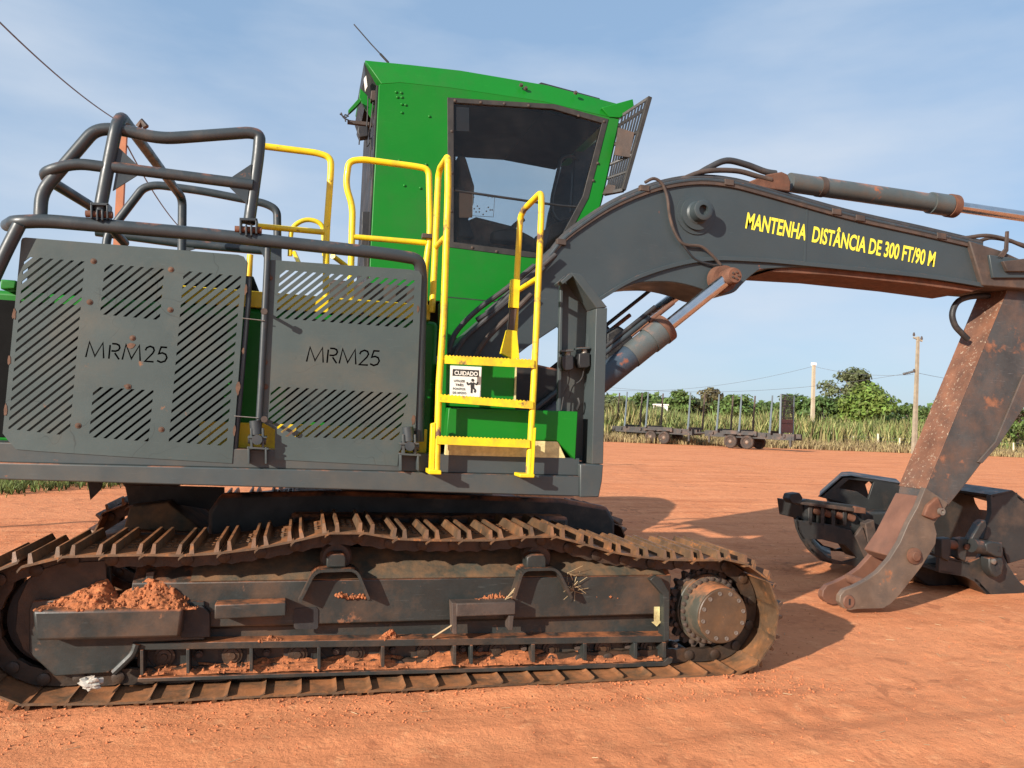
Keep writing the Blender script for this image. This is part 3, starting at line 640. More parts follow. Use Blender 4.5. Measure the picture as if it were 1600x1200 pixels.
# hinged upper hoop
hoop = T([(63, 340, -1.44), (65, 300, -1.44), (148, 203, -1.44), (182, 201, -1.44), (252, 217, -1.44), (390, 207, -1.44), (406, 211, -1.44), (404, 240, -1.44), (389, 350, -1.44)], .036, fil=.09, name='guard_hoop')
T([(156, 330, YR), (170, 255, YR), (186, 178, YR), (214, 214, -.9), (275, 297, .52), (285, 310, .67), (284, 400, .67)], .036, parent=hoop, fil=.13, name='cross_tube')
T([(176, 261, YR), (395, 289, YR)], .033, parent=hoop, name='mid_tube')
T([(164, 261, YR), (118, 255, YR), (70, 268, YR), (72, 279, -1.28), (145, 324, -.6), (195, 380, .05)], .033, parent=hoop, fil=.10, name='mid_tube')
for tri in ([(184, 229), (215, 258), (180, 254)], [(181, 270), (214, 274), (176, 298)], [(393, 256), (357, 280), (392, 284)], [(358, 292), (386, 319), (389, 295)]):
    MB().px(tri, YR-.004, .010).build('gusset_plate', 'tube', hoop)
for hx, hy in ((155, 333), (388, 357)):
    b = MB(); b.px([(hx-14, hy-17), (hx+14, hy-16), (hx+14, hy-12), (hx-14, hy-13)], YR-.05, .10)
    for dx in (-14, 11): b.px([(hx+dx, hy-15), (hx+dx+3, hy-15), (hx+dx+3, hy+8), (hx+dx, hy+8)], YR-.05, .10)
    for dx in (-5, 3): b.px([(hx+dx, hy-6), (hx+dx+3, hy-6), (hx+dx+3, hy+11), (hx+dx, hy+11)], YR-.06, .10)
    h = b.build('hinge_bracket', 'tube', hoop, .002)
    MB().cyl(P(hx-21, hy+1, YR-.02), P(hx+21, hy+3, YR-.02), .020, 12).build('hinge_pin', 'rusty', h)
far = T([(165, 392, .95), (168, 366, .95), (224, 293, .95), (245, 289, .95), (313, 298, .95), (415, 318, .95), (433, 328, .95), (434, 412, .95)], .036, fil=.12, name='guard_hoop')
T([(150, 362, .97), (281, 380, .97), (440, 394, .97)], .04, parent=far, name='guard_rail')
MB().px([(284, 395), (305, 389), (284, 372)], .95, .012).build('gusset_plate', 'tube', far)
MB().px([(405, 386), (440, 388), (438, 412), (422, 425)], .8, .012).build('gusset_plate', 'tube', far)
# lower hinges on the frame edge
for hx, hy in ((402, 687), (640, 697)):
    b = MB(); b.px([(hx-15, hy-5), (hx+15, hy-5), (hx+15, hy-2), (hx-15, hy-2)], -1.54, .09)
    for dx in (-15, 12): b.px([(hx+dx, hy-3), (hx+dx+3, hy-3), (hx+dx+3, hy+38), (hx+dx, hy+38)] if False else [(hx+dx, hy+12), (hx+dx+3, hy+12), (hx+dx+3, hy+38), (hx+dx, hy+38)], -1.53, .07)
    b.px([(hx-16, hy+11), (hx+18, hy+13), (hx+18, hy+16), (hx-16, hy+14)], -1.53, .08)
    for dx in (-11, 7): b.px([(hx+dx, hy-18), (hx+dx+3, hy-18), (hx+dx+4, hy+12), (hx+dx, hy+12)], -1.53, .07)
    h = b.build('hinge_bracket', 'grey', mf, .002)
    MB().lathe(P(hx, hy, -1.53), (0, -1, 0), [(0, .03), (.02, .03)], 16).build('hinge_pin', 'tube', h)
    MB().cyl(P(hx-14, hy-1, -1.5), P(hx+14, hy+1, -1.5), .028, 14).build('hinge_pin', 'tube', h)
    T([(hx-3, hy-30, -1.50), (hx-1, hy-8, -1.50)], .036, parent=h, name='hinge_barrel')
# ------------------------------------------------------------------ yellow rails
T([(408, 228, -1.15), (496, 239, -1.15), (517, 246, -1.15), (517, 268, -1.15), (510, 364, -1.15), (509, 466, -1.15)], .022, 'yellow', 'handrail', EX, .10)
T([(400, 353, -1.15), (508, 363, -1.15)], .019, 'yellow', 'handrail_bar', bpy.data.objects['handrail'])
T([(453, 400, 1.0), (455, 355, 1.0), (478, 341, 1.0), (505, 349, 1.0), (507, 400, 1.0)], .022, 'yellow', 'handrail', EX, .16)
T([(460, 395, 1.0), (470, 418, .6)], .02, 'yellow', 'handrail', EX)
b_ = T([(547, 470, -1.15), (550, 360, -1.15), (551, 322, -1.15), (540, 290, -1.15), (545, 252, -1.15), (566, 249, -1.15), (649, 260, -1.15), (670, 264, -1.15), (671, 300, -1.15), (672, 367, -1.15), (664, 424, -1.15), (663, 486, -1.15)], .022, 'yellow', 'handrail', EX, .085)
T([(551, 370, -1.15), (671, 380, -1.15)], .019, 'yellow', 'handrail_bar', b_)
T([(520, 400, -.9), (540, 415, -.7)], .018, 'yellow', 'handrail_bar', b_)
MB().px([(660, 364), (684, 366), (684, 373), (660, 371)], -1.19, .05).build('clamp', 'rust_dark', b_, .003)
# ------------------------------------------------------------------ ladder
YL = -1.58
lad = MB()
lad.tube([P(682, 738, YL), P(686, 600, YL), P(693, 500, YL), P(700, 300, YL), P(700, 244, YL), P(688, 262, YL+.30), P(685, 275, YL+.34), P(679, 411, YL+.36), P(675, 488, YL+.36)], .0215, 14, .05)
lad.tube([P(826, 742, YL), P(834, 600, YL), P(839, 492, YL), P(846, 330, YL), P(846, 300, YL), P(818, 328, YL+.34), P(813, 340, YL+.38), P(808, 424, YL+.4), P(803, 556, YL+.4)], .0215, 14, .05)
ld_ = lad.build('ladder', 'yellow_worn', EX)
for a, c in (((838, 436, YL), (811, 453, YL+.4)), ((694, 372, YL), (681, 386, YL+.36))): T([a, c], .018, 'yellow', 'ladder_brace', ld_)
MB().px([(800, 436), (813, 437), (811, 482), (797, 480)], YL+.34, .05).build('bracket_plate', 'yellow', ld_, .003)
MB().px([(798, 482), (808, 482), (803, 520), (794, 520)], YL+.35, .04).build('bracket_plate', 'rust_dark', ld_, .003)
MB().px([(793, 515), (808, 517), (812, 560), (802, 562), (783, 552)], YL+.34, .05).build('bracket_plate', 'yellow', ld_, .003)
def rung(a, c, hpx):
    A = [P(a[0], a[1], YL), P(c[0], c[1], YL)]; n = 26; top = []
    for i in range(n*2+1):
        t = i/(n*2); x = a[0]+(c[0]-a[0])*t; y = a[1]+(c[1]-a[1])*t
        top.append((x, y - (1.9 if i % 2 else 0.0)))
    b = MB()
    for Y in (YL-.03, YL+.06): b.px(top + [(c[0], c[1]+hpx), (a[0], a[1]+hpx)], Y, .007)
    b.prism([P(a[0], a[1]+4, YL-.022), P(c[0], c[1]+4, YL-.022), P(c[0], c[1]+6, YL-.022), P(a[0], a[1]+6, YL-.022)], (0, .08, 0))
    return b.build('rung', 'yellow_worn', ld_)
rung((695, 556), (835, 563), 12); rung((687, 617), (833, 628), 11); rung((682, 682), (828, 688), 12)
for q in ([(674, 662), (681, 660), (679, 738), (671, 738)], [(830, 670), (838, 668), (834, 744), (827, 744)]): MB().px(q, YL-.02, .05).build('foot_bracket', 'yellow', ld_, .004)
for q in ([(670, 733), (690, 735), (690, 742), (670, 741)], [(812, 740), (836, 741), (835, 747), (812, 746)]): MB().px(q, YL-.05, .14).build('foot', 'yellow', ld_, .006)
# ------------------------------------------------------------------ green step box with tread and warning sign
sb = MB().px([(701, 637), (903, 643), (899, 719), (870, 689), (697, 683)], -1.46, .55).build('step_box', 'green', EX, .006)
MB().px([(697, 684), (872, 690), (884, 716), (695, 711)], -1.455, .03).build('tread_strip', 'tread', sb, .003)
ub = MB().px([(690, 565), (807, 571), (806, 640), (690, 634)], -1.34, .55).build('upper_step', 'green', sb, .006)
MB().px([(690, 470), (701, 470), (697, 690), (688, 690)], -1.36, .15).build('corner_post', 'green', sb, .01)
MB().px([(806, 560), (808, 560), (806, 628), (803, 628)], -1.352, .01).build('edge_trim', 'tread', sb)
Ys = -1.3415
sg_ = MB().px([(703.5, 571), (752.5, 573.5), (751, 620.5), (702.5, 618)], Ys, .0015).build('warning_sign', 'white', sb)
MB().px([(707.5, 576.5), (748.5, 578.5), (748, 589), (707, 587)], Ys-.0015, .001).build('sign_header', 'print', sg_)
def word_px(body, a, c, cap, mat, Y, bold=0.0):
    return text_on('sign_lettering', body, P(a[0], a[1], Y), P(c[0], c[1], Y), P(a[0], a[1]-cap, Y)-P(a[0], a[1], Y), mat, sg_, bold)
word_px('CUIDADO', (710, 585.5), (746.5, 587.5), 6.6, 'white', Ys-.003, .03)
for i, (w_, x0_, x1_) in enumerate((('UTILIZE', 709, 726), ('TRÊS', 711, 724), ('PONTOS', 707.5, 726.5), ('DE APOIO', 707, 728))):
    word_px(w_, (x0_, 596.4+i*6.2), (x1_, 597.2+i*6.2), 3.5, 'print', Ys-.0015, .02)
pm = MB(); c = P(738.5, 594, Ys-.003); pm.lathe(c, (0, 1, 0), [(0, .010), (.001, .010)], 14)
for pl, w_ in (([(738, 598), (738, 606)], .012), ([(737, 598), (731, 601), (729.5, 597)], .005), ([(739, 598), (745, 601), (746.5, 597)], .005), ([(737, 606), (736.5, 614)], .006), ([(739.5, 606), (743, 610), (741, 613)], .006)):
    st = [P(x, y, Ys-.003) for x, y in pl]
    for i in range(len(st)-1):
        d = (st[i+1]-st[i]).normalized(); nrm = Vector((-d.z, 0, d.x))*w_; pm.prism([st[i]+nrm, st[i+1]+nrm, st[i+1]-nrm, st[i]-nrm], (0, .001, 0))
pm.build('sign_pictogram', 'print', sg_, 0, 0)
# ------------------------------------------------------------------ lamp post (open channel)
post = MB()
post.px([(877, 441), (894, 427), (936, 482), (934, 724), (872, 715)], -1.30, .012)
lp = post.build('channel_post', 'grey', EX, .002)
MB().px([(931.5, 482), (949, 481), (942.5, 725), (925, 725)], -1.49, .20).build('post_flange', 'grey', lp, .004)
MB().px([(876, 440), (880, 437), (875, 716), (870, 716)], -1.34, .04).build('post_flange', 'grey', lp, .003)
MB().px([(892, 426), (909, 428.5), (949, 480), (932, 481.5)], -1.49, .20).build('post_cap', 'grey', lp, .004)
MB().px([(876, 439.5), (892, 426), (896, 431), (880, 444)], -1.49, .15).build('post_cap', 'grey', lp, .003)
MB().px([(921, 440+45), (926, 490), (922, 560), (917, 560)], -1.35, .05).build('inner_rib', 'grey', lp, .002)
for lx, ly in ((887, 566), (913, 562)):
    w = MB().px([(lx-8, ly-10), (lx+9, ly-11), (lx+10, ly+10), (lx+5, ly+13), (lx-6, ly+13), (lx-9, ly+5)], -1.43, .09).build('work_lamp', 'black', lp, .008)
    MB().cyl(P(lx, ly-17, -1.39), P(lx, ly-8, -1.39), .022, 14).build('lamp_mount', 'steel', w)
    MB().px([(lx-10, ly-19), (lx+9, ly-20), (lx+9, ly-17), (lx-10, ly-16)], -1.43, .08).build('lamp_hood', 'grey', w, .002)
    T([(lx+2, ly+12, -1.38), (lx+3, ly+30, -1.36), (lx-6, ly+50, -1.35), (lx-10, ly+75, -1.36)] if lx < 900 else [(lx, ly+13, -1.38), (lx-4, ly+32, -1.36), (lx-18, ly+40, -1.35), (lx-24, ly+62, -1.35)], .004, 'hose', 'cable', w, .06, 6)
T([(902, 640, -1.35), (906, 630, -1.37), (903, 622, -1.36)], .01, 'black', 'cable', lp, .02, 8)
# ------------------------------------------------------------------ boom
YB = -.28; BD = .56
top_edge = [(690, 560), (705, 545), (760, 497), (800, 462), (849, 415), (879, 378), (918, 348), (960, 322), (1008, 301), (1050, 289), (1095, 284), (1140, 288), (1185, 299), (1320, 337), (1440, 364), (1534, 386), (1562, 398)]
low_edge = [(1575, 440), (1537, 447), (1438, 431), (1300, 418), (1200, 420), (1179, 427), (1160, 444), (1148, 456), (1130, 461), (1112, 458), (1095, 451), (1065, 443), (1035, 440), (990, 444), (939, 467), (872, 510), (810, 553), (760, 600), (720, 640), (690, 640)]
def spl(pts, n=5):
    q = smooth_path([Vector((x, y, 0)) for x, y in pts], n); return [(v.x, v.y) for v in q]
te = spl(top_edge); le = spl(low_edge, 4)
boom = MB().px(te+le, YB, BD).build('boom', 'boom', EX, .008, 25)
fl = [(872, 510), (939, 467), (990, 437), (1050, 416), (1110, 405), (1170, 406), (1239, 411), (1438, 431), (1537, 446)]
fs = spl(fl); MB().px([(x, y-4) for x, y in fs] + [(x, y+2.5) for x, y in fs[::-1]], YB-.03, .03).build('lower_flange', 'boom', boom, .003, 25)
ts = spl(top_edge[2:-1]); MB().px([(x, y-1) for x, y in ts] + [(x, y+4) for x, y in ts[::-1]], YB-.022, .022).build('upper_flange', 'rust_dark', boom, .003, 25)
MB().px([(1239, 413.5), (1438, 434), (1536, 450), (1518, 456), (1430, 444), (1300, 430), (1200, 424)], YB+.03, .50).build('belly_plate', 'rusty', boom, .004)
MB().px([(1260.5, 324), (1263, 324.5), (1259, 411), (1256, 411)], YB-.004, .005).build('weld_seam', 'boom', boom)
c = P(1091, 335, YB)
MB().lathe((c.x-.03, YB, c.z), (0, -1, 0), [(0, .185), (.012, .185), (.014, .15), (.04, .15), (.045, .105), (.06, .09), (.15, .088), (.155, .08), (.155, .045), (.11, .045)], 40).build('pivot_boss', 'boom', boom)
c = P(1143, 432, -.50)
MB().lathe((c.x, -.56, c.z), (0, 1, 0), [(0, .062), (.03, .075), (.10, .078), (.12, .07), (.9, .07), (1.0, .078), (1.1, .06)], 28).build('cylinder_pin', 'rusty', boom)
MB().lathe((c.x, -.30, c.z), (0, 1, 0), [(-.10, .115), (.0, .125)], 28).build('pin_collar', 'rusty', boom)
cb_ = [Vector((c.x+math.cos(k*1.257)*.03, -.572, c.z+math.sin(k*1.257)*.03)) for k in range(5)]
for q in cb_: MB().lathe(q, (0, 1, 0), [(0, .010), (.014, .010)], 8).build('bolt', 'rust_dark', boom)
# lettering along the boom
a0 = P(1164, 356, YB); a1 = P(1459, 416.5, YB); upv = P(1167, 331, YB)-P(1163, 356, YB)
tw = text_on('lettering', 'MANTENHA  DISTÂNCIA DE 300 FT/90 M', a0, a1, upv, 'lettering', boom, .024, .004)
# hoses along the back of the boom
def offs(k, z, Y0, i0=2, i1=16):
    return [P(x, y-z, Y0) for x, y in spl(top_edge[i0:i1], 5)]
for nm, z, Y0, r_, mt in (('hydraulic_pipe', 2.5, -.29, .019, 'tube'), ('hydraulic_pipe', 6, -.22, .019, 'hose'), ('hydraulic_pipe', 8, -.08, .022, 'hose'), ('hydraulic_pipe', 8, .10, .022, 'hose')):
    MB().tube(offs(0, z, Y0), r_, 10).build(nm, mt, boom)
for pts in ([(700, 552), (712, 520), (745, 485), (790, 452), (835, 415)], [(708, 560), (725, 530), (770, 490), (812, 455), (850, 418)], [(735, 570), (760, 530), (800, 490), (830, 460)], [(745, 500), (780, 478), (806, 452), (838, 424), (868, 398)]):
    MB().tube(smooth_path([P(x, y, -.34) for x, y in pts], 6), .022, 10).build('hydraulic_hose', 'hose' if pts[0][0] != 735 else 'rust_dark', boom)
for (x, y) in ((1008, 292), (1140, 283), (1308, 329), (1345, 339), (1472, 367), (878, 376)):
    MB().px([(x-7, y-4), (x+7, y-2), (x+7, y+7), (x-7, y+5)], -.315, .05).build('pipe_clamp', 'rust_dark', boom, .003)
MB().tube(smooth_path([P(*q, -.05) for q in ((1085, 276), (1108, 262), (1135, 251), (1165, 257), (1195, 268), (1212, 271))], 6), .03, 12).build('hydraulic_hose', 'hose', boom)
MB().tube(smooth_path([P(*q, -.12) for q in ((1060, 283), (1100, 268), (1150, 267), (1185, 276), (1205, 281))], 6), .024, 12).build('hydraulic_hose', 'rust_dark', boom)
MB().tube(smooth_path([P(*q, -.315) for q in ((1008, 285), (1022, 279), (1035, 288), (1043, 310), (1046, 335), (1054, 362), (1068, 381), (1095, 385), (1112, 398), (1126, 414))], 6), .014, 8).build('grease_hose', 'rust_dark', boom)
MB().tube(smooth_path([P(*q, -.31) for q in ((1064, 378), (1085, 404), (1110, 413), (1128, 415))], 6), .010, 8).build('grease_hose', 'black', boom)
# arm cylinder on top of the boom
MB().px([(1172, 283), (1200, 272), (1222, 268), (1231, 272), (1236, 284), (1235, 300), (1180, 292)], -.13, .26).build('cylinder_lug', 'rusty', boom, .012)
c1 = P(1226, 284, 0); c2 = P(1488, 322, 0); dv = (c2-c1).normalized()
ac = MB().tube([c1+dv*.05, c2], .092, 28).build('arm_cylinder', 'cyl', EX)
MB().tube([c2-dv*.28, c2-dv*.06], .108, 28).build('gland', 'cyl', ac); MB().tube([c2-dv*.05, c2+dv*.03], .118, 28).build('gland', 'rusty', ac)
MB().tube([c2+dv*.03, c2+dv*1.6], .055, 24).build('piston_rod', 'chrome', ac)
cc = c1+dv*.40; MB().tube([cc-dv*.03, cc+dv*.03], .098, 28).build('clamp_band', 'rust_dark', ac)
MB().px([(1283, 279), (1294, 281), (1292, 292), (1284, 291)], -.03, .06).build('clamp_bolt', 'rust_dark', ac, .004)
# boom cylinders
def boom_cyl(Y, mt, near):
    e = P(1143, 432, -.50); e = Vector((e.x, Y, e.z)); col_ = P(1028, 522, -.45); col_ = Vector((col_.x, Y, col_.z)); d = (col_-e).normalized()
    base = col_ + d*1.55
    o = MB().tube([col_, base], .105, 28).build('boom_cylinder', mt, EX)
    MB().tube([col_-d*.04, col_+d*.10], .118, 28).build('gland', 'cyl', o); MB().tube([col_-d*.10, col_-d*.03], .125, 28).build('gland', 'rusty' if near else 'cyl_dark', o)
    MB().tube([col_+d*.10, col_+d*.32], .110, 28).build('barrel_sleeve', 'cyl', o)
    MB().tube([e, col_-d*.05], .055, 24).build('piston_rod', 'chrome', o)
    n = Vector((-d.z, 0, d.x)); n = n if n.z > 0 else -n
    MB().tube([col_+n*.16-d*.02, col_+n*.15+d*1.4], .024, 12).build('supply_pipe', 'tube', o)
    MB().tube([col_+n*.13-d*.28, col_+n*.13-d*.0], .020, 12).build('supply_pipe', 'rusty', o)
    MB().tube([col_+n*.20-d*(.12 if near else .8), col_+n*.19+d*.9], .018, 12).build('supply_pipe', 'black', o)
    return o
boom_cyl(-.45, 'cyl_dark', True); boom_cyl(.45, 'cyl_dark', False)
MB().px([(948, 520), (966, 510), (984, 520), (1000, 540), (960, 590), (946, 585)], -.1, .3).build('hose_manifold', 'black', boom, .02)
tower = MB().px([(690, 600), (800, 560), (930, 590), (935, 712), (690, 712)], -.42, .84).build('boom_mount', 'dark', EX, .02)
# boom tip fork and stick
tip = MB().px([(1515, 376), (1566, 392), (1610, 412), (1660, 420), (1670, 452), (1610, 452), (1536, 446), (1528, 420)], -.33, .66).build('boom_tip', 'rust_dark', EX, .012)
MB().px([(1546, 398), (1590, 404), (1660, 415), (1660, 434), (1552, 434)], -.36, .03).build('tip_plate', 'boom', tip, .006)
MB().px([(1568, 408), (1600, 404), (1650, 410), (1650, 424), (1575, 424)], -.40, .04).build('tip_plate', 'rust_dark', tip, .006)
MB().px([(1573, 361), (1577, 361), (1576, 392), (1566, 406), (1556, 404), (1571, 388)], -.36, .02).build('hose_bracket', 'rust_dark', tip, .003)
MB().tube(smooth_path([P(*q, -.2) for q in ((1460, 365), (1500, 372), (1540, 368), (1575, 375), (1610, 388), (1650, 392))], 6), .02, 10).build('hydraulic_hose', 'rust_dark', tip)
MB().tube(smooth_path([P(*q, -.1) for q in ((1470, 372), (1520, 378), (1550, 372), (1590, 380), (1650, 400))], 6), .018, 10).build('hydraulic_hose', 'rust_dark', tip)
YS, SD = -.19, .34
stick = MB()
sp = [(1577, 446), (1700, 446), (1690, 560), (1632, 590), (1560, 690), (1535, 722), (1510, 755), (1482, 790), (1440, 800), (1446, 765)]
Af = [P(x, y, YS) for x, y in sp]; stick.prism(Af, (0, SD, 0))
st_ = stick.build('stick', 'stick', EX, .008)
# worn face plate on the side that faces the machine
fp = [P(1577, 446, YS), P(1446, 765, YS)]; n_ = Vector((-1, 0, .41)).normalized()*.006
MB().prism([fp[0]+Vector((0, -.004, 0)), fp[1]+Vector((0, -.004, 0)), fp[1]+Vector((0, SD+.004, 0)), fp[0]+Vector((0, SD+.004, 0))], n_).build('face_plate', 'stick_face', st_, .002)
MB().px([(1600, 585), (1640, 575), (1562, 694), (1535, 724), (1528, 722), (1556, 690)], YS-.02, .02).build('edge_flange', 'stick', st_, .003)
prong = [(1446, 762), (1434, 792), (1420, 817), (1407, 847), (1390, 874), (1372, 894), (1355, 906), (1336, 916), (1320, 922), (1313, 931), (1312, 941), (1318, 950), (1328, 954), (1340, 952), (1380, 951), (1392, 944), (1404, 932), (1440, 886), (1462, 850), (1464, 834), (1460, 818), (1476, 796), (1482, 786)]
np_ = MB().px(prong, YS-.045, .06).build('fork_plate', 'fork', st_, .006, 30)
e0 = P(1326, 940, YS-.045)
off = P(1294, 930, .16) - e0
MB().prism([P(x, y, YS-.045) + Vector((off.x, 0, off.z)) + Vector((0, .35, 0)) for x, y in prong], (0, .06, 0)).build('fork_plate', 'fork_web', st_, .006, 30)
for cc_ in (e0, e0+off):
    q = MB().lathe((cc_.x, cc_.y-.012, cc_.z), (0, 1, 0), [(0, .056), (.012, .064), (.085, .064)], 28).build('fork_eye', 'fork_web', st_)
    MB().box(cc_.x-.008, cc_.x+.008, cc_.y-.016, cc_.y-.01, cc_.z-.028, cc_.z+.028).build('pin_slot', 'black', q)
MB().prism([P(1440, 775, YS), P(1408, 838, YS), P(1388, 868, YS), P(1400, 880, YS), P(1430, 850, YS), P(1470, 800, YS)], (0, SD, 0)).build('fork_web', 'fork_web', st_, .01)
MB().tube([P(1362, 915, YS), P(1362, 915, YS)+Vector((0, SD, 0))], .045, 20).build('cross_tube', 'rusty', st_)
pc = P(1427, 868, YS-.05); MB().lathe((pc.x, pc.y, pc.z), (0, -1, 0), [(0, .078), (.02, .078), (.025, .06), (.03, .048), (.045, .046), (.05, .04)], 28).build('pin_head', 'rusty', st_)
MB().px([(1450, 790), (1466, 776), (1475, 797), (1470, 808), (1458, 812), (1444, 806)], YS-.085, .05).build('latch', 'rusty', st_, .012)
q = P(1469, 799, YS-.09); MB().lathe(q, (0, -1, 0), [(0, .035), (.03, .035), (.03, .02), (.015, .02)], 16).build('latch_pin', 'steel', st_)
MB().tube(smooth_path([P(*q, -.05) for q in ((1545, 462), (1515, 464), (1496, 472), (1488, 490), (1492, 508), (1503, 521), (1512, 530))], 6), .030, 12).build('hydraulic_hose', 'black', st_)

# ------------------------------------------------------------------ cab
YC, CD = .35, 1.55
YF = YC+CD
outl = [(592, 132), (625, 127.5), (702, 135.5), (850, 157.5), (952, 182.5), (968, 186.5), (942, 306), (918, 392), (800, 560), (690, 575), (688, 470), (575, 470), (577, 430)]
win = [(700, 153), (866, 164), (949, 187), (918, 308), (868, 402), (825, 399), (702, 384)]
me = plate([P(x, y, YC) for x, y in outl], [[P(x, y, YC) for x, y in win]], .05)
cab = link('cab', me, 'green', EX, .006, 30)
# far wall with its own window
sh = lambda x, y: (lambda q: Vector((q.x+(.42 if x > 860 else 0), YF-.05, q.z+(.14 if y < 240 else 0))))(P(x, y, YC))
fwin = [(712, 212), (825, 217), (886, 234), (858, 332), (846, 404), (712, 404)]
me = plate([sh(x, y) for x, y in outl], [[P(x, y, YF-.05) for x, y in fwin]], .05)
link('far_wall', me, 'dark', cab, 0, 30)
def strip(pts, y0, y1, t=.03, name='roof', mat='green', parent=cab):
    """sheet following pts (pixels on the near wall), spanning y0..y1"""
    b = MB(); p = [P(x, y, YC) for x, y in pts]
    for i in range(len(p)-1):
        a, d = p[i], p[i+1]; tn = (d-a).normalized(); up = Vector((-tn.z, 0, tn.x)).normalized()*t
        b.prism([Vector((a.x, y0, a.z)), Vector((d.x, y0, d.z)), Vector((d.x, y0, d.z))+up, Vector((a.x, y0, a.z))+up], (0, y1-y0, 0))
    return b.build(name, mat, parent, .004)
# sloping roof cowl
def loft(name, lo, hi, ylo, yhi, ylo2, yhi2, mat='green'):
    b = MB(); a = [P(x, y, ylo) for x, y in lo]; c = [P(x, y, yhi) for x, y in hi]; n = len(a)
    v = a + c + [Vector((p.x, yhi2, p.z)) for p in c] + [Vector((p.x, ylo2, p.z)) for p in a]
    f = []
    for r_ in range(3):
        for i in range(n-1): f.append((r_*n+i, r_*n+i+1, (r_+1)*n+i+1, (r_+1)*n+i))
    f += [tuple(r_*n for r_ in range(4)), tuple(r_*n+n-1 for r_ in range(3, -1, -1))]
    f += [(3*n+i, 3*n+i+1, i+1, i) for i in range(n-1)]
    return b.add(v, f).build(name, mat, cab, .006)
loft('roof', [(596, 131), (625, 129), (702, 137), (850, 159), (952, 183)], [(570, 94), (640, 101), (720, 110), (855, 133), (984, 167)], YC-.004, YC+.10, YF+.01, YF-.10)
MB().px([(952, 183), (940, 168), (989, 154.5), (991, 167), (969, 184)], YC-.01, CD+.02).build('visor', 'green', cab, .006)
MB().px([(840, 131), (846, 128), (938, 153), (938, 158)], YC+.3, .9).build('roof_hatch', 'black', cab, .01)
strip([(967, 188), (941, 306), (917, 390)], YC+.051, YC+.14, .03, 'front_pillar')
strip([(575, 470), (592, 132)], YC+.02, YF-.02, .02, 'rear_wall', 'dark')
MB().px([(583, 470), (596, 150), (600, 150), (588, 470)], YC+.0505, .05).build('corner_seal', 'rust_dark', cab)
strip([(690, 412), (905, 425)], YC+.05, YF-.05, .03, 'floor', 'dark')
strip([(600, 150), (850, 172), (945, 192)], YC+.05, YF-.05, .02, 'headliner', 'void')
# window frame and panes
wf_o = [(699, 152), (867, 162.5), (951, 186), (920, 309), (869, 405), (824, 402), (700.5, 386)]
wf_i = [(709, 160), (864, 170), (941, 192), (911, 306), (862, 398), (826, 393), (709, 378)]
link('window_frame', plate([P(x, y, YC-.006) for x, y in wf_o], [[P(x, y, YC-.006) for x, y in wf_i]], .05), 'seal', cab, .003, 30)
MB().px(wf_i, YC+.012, .004).build('window_pane', 'glass', cab, 0, 0)
MB().prism([P(x, y, YF-.03) for x, y in fwin], (0, .004, 0)).build('window_pane', 'glass', cab, 0, 0)
for x, y in [(711, 157), (751, 160), (788, 162), (826, 165), (904, 181), (944, 190), (706, 205), (706, 270), (705, 330), (738, 387), (776, 393), (934, 255), (927, 282)]:
    MB().lathe(P(x, y, YC-.006), (0, -1, 0), [(0, .014), (.006, .012), (.009, .006)], 10).build('bolt', 'rust_dark', cab)
for x, y in [(619, 144), (627, 145), (621, 152), (628, 152), (628, 163), (634, 164), (628, 176), (671, 182), (624, 251), (666, 257), (632, 290), (657, 294)]:
    MB().lathe(P(x, y, YC), (0, -1, 0), [(0, .013), (.006, .012), (.011, .006)], 10).build('bolt', 'green', cab)
MB().px([(690, 462.5), (793, 472), (793, 473.5), (690, 464)], YC-.002, .004).build('panel_seam', 'black', cab)
T([(702, 296.5, YC+.02), (880, 322, YC+.02), (915, 324, YC+.02)], .012, 'black', 'window_bar', cab, 0, 8)
T([(862, 330, YC+.5), (862, 310, YC+.5), (877, 246, YC+.5), (890, 243, YC+.5), (905, 250, YC+.5)], .018, 'black', 'grab_handle', cab, .06, 10)
T([(862, 330, YC+.5), (870, 345, YC+.5), (890, 350, YC+.5)], .018, 'black', 'grab_handle', cab, .06, 10)
# interior: seat, console, cards on the pane
se = MB().px([(716, 240), (728, 243), (742, 290), (741, 316), (732, 345), (716, 345)], YC+.45, .5).build('seat', 'seat', cab, .03)
MB().px([(712, 352), (745, 338), (800, 352), (838, 372), (838, 395), (712, 384)], YC+.4, .55).build('seat_cushion', 'seat', cab, .03)
MB().px([(715, 340), (732, 340), (742, 372), (715, 372)], YC+.3, .12).build('armrest', 'black', cab, .02)
T([(790, 368, YC+.35), (805, 352, YC+.35), (818, 342, YC+.35)], .025, 'black', 'joystick', cab, 0, 10)
MB().px([(770, 360), (800, 356), (820, 366), (820, 380), (770, 376)], YC+.28, .2).build('console', 'black', cab, .02)
MB().px([(862, 350), (915, 330), (905, 388), (850, 400)], YC+.3, .6).build('dash', 'rust_dark', cab, .02)
MB().px([(900, 200), (938, 210), (905, 330), (893, 330)], YC+1.0, .08).build('front_column', 'black', cab, .01)
MB().px([(713, 167), (733, 168), (733, 205), (713, 204)], YC+.02, .003).build('sun_card', 'cyl', cab)
MB().px([(717.5, 299), (738, 302), (738, 340), (717.5, 340)], YC+.02, .003).build('notice_card', 'cardboard', cab)
pc_ = MB()
for a, c in (((738.5, 303), (773, 306)), ((773, 306), (771, 339)), ((771, 339), (738, 337)), ((738, 337), (738.5, 303))):
    pc_.tube([P(*a, YC+.009), P(*c, YC+.009)], .0022, 5)
for x, y in ((740, 308), (763, 307), (769, 308), (746, 322), (749, 326), (741, 326), (744, 331), (763, 324), (766, 328), (760, 330), (755, 335), (769, 328), (749, 331)): pc_.lathe(P(x, y, YC+.008), (0, 1, 0), [(0, .008), (.002, .008)], 6)
pc_.build('control_sticker', 'print', cab)
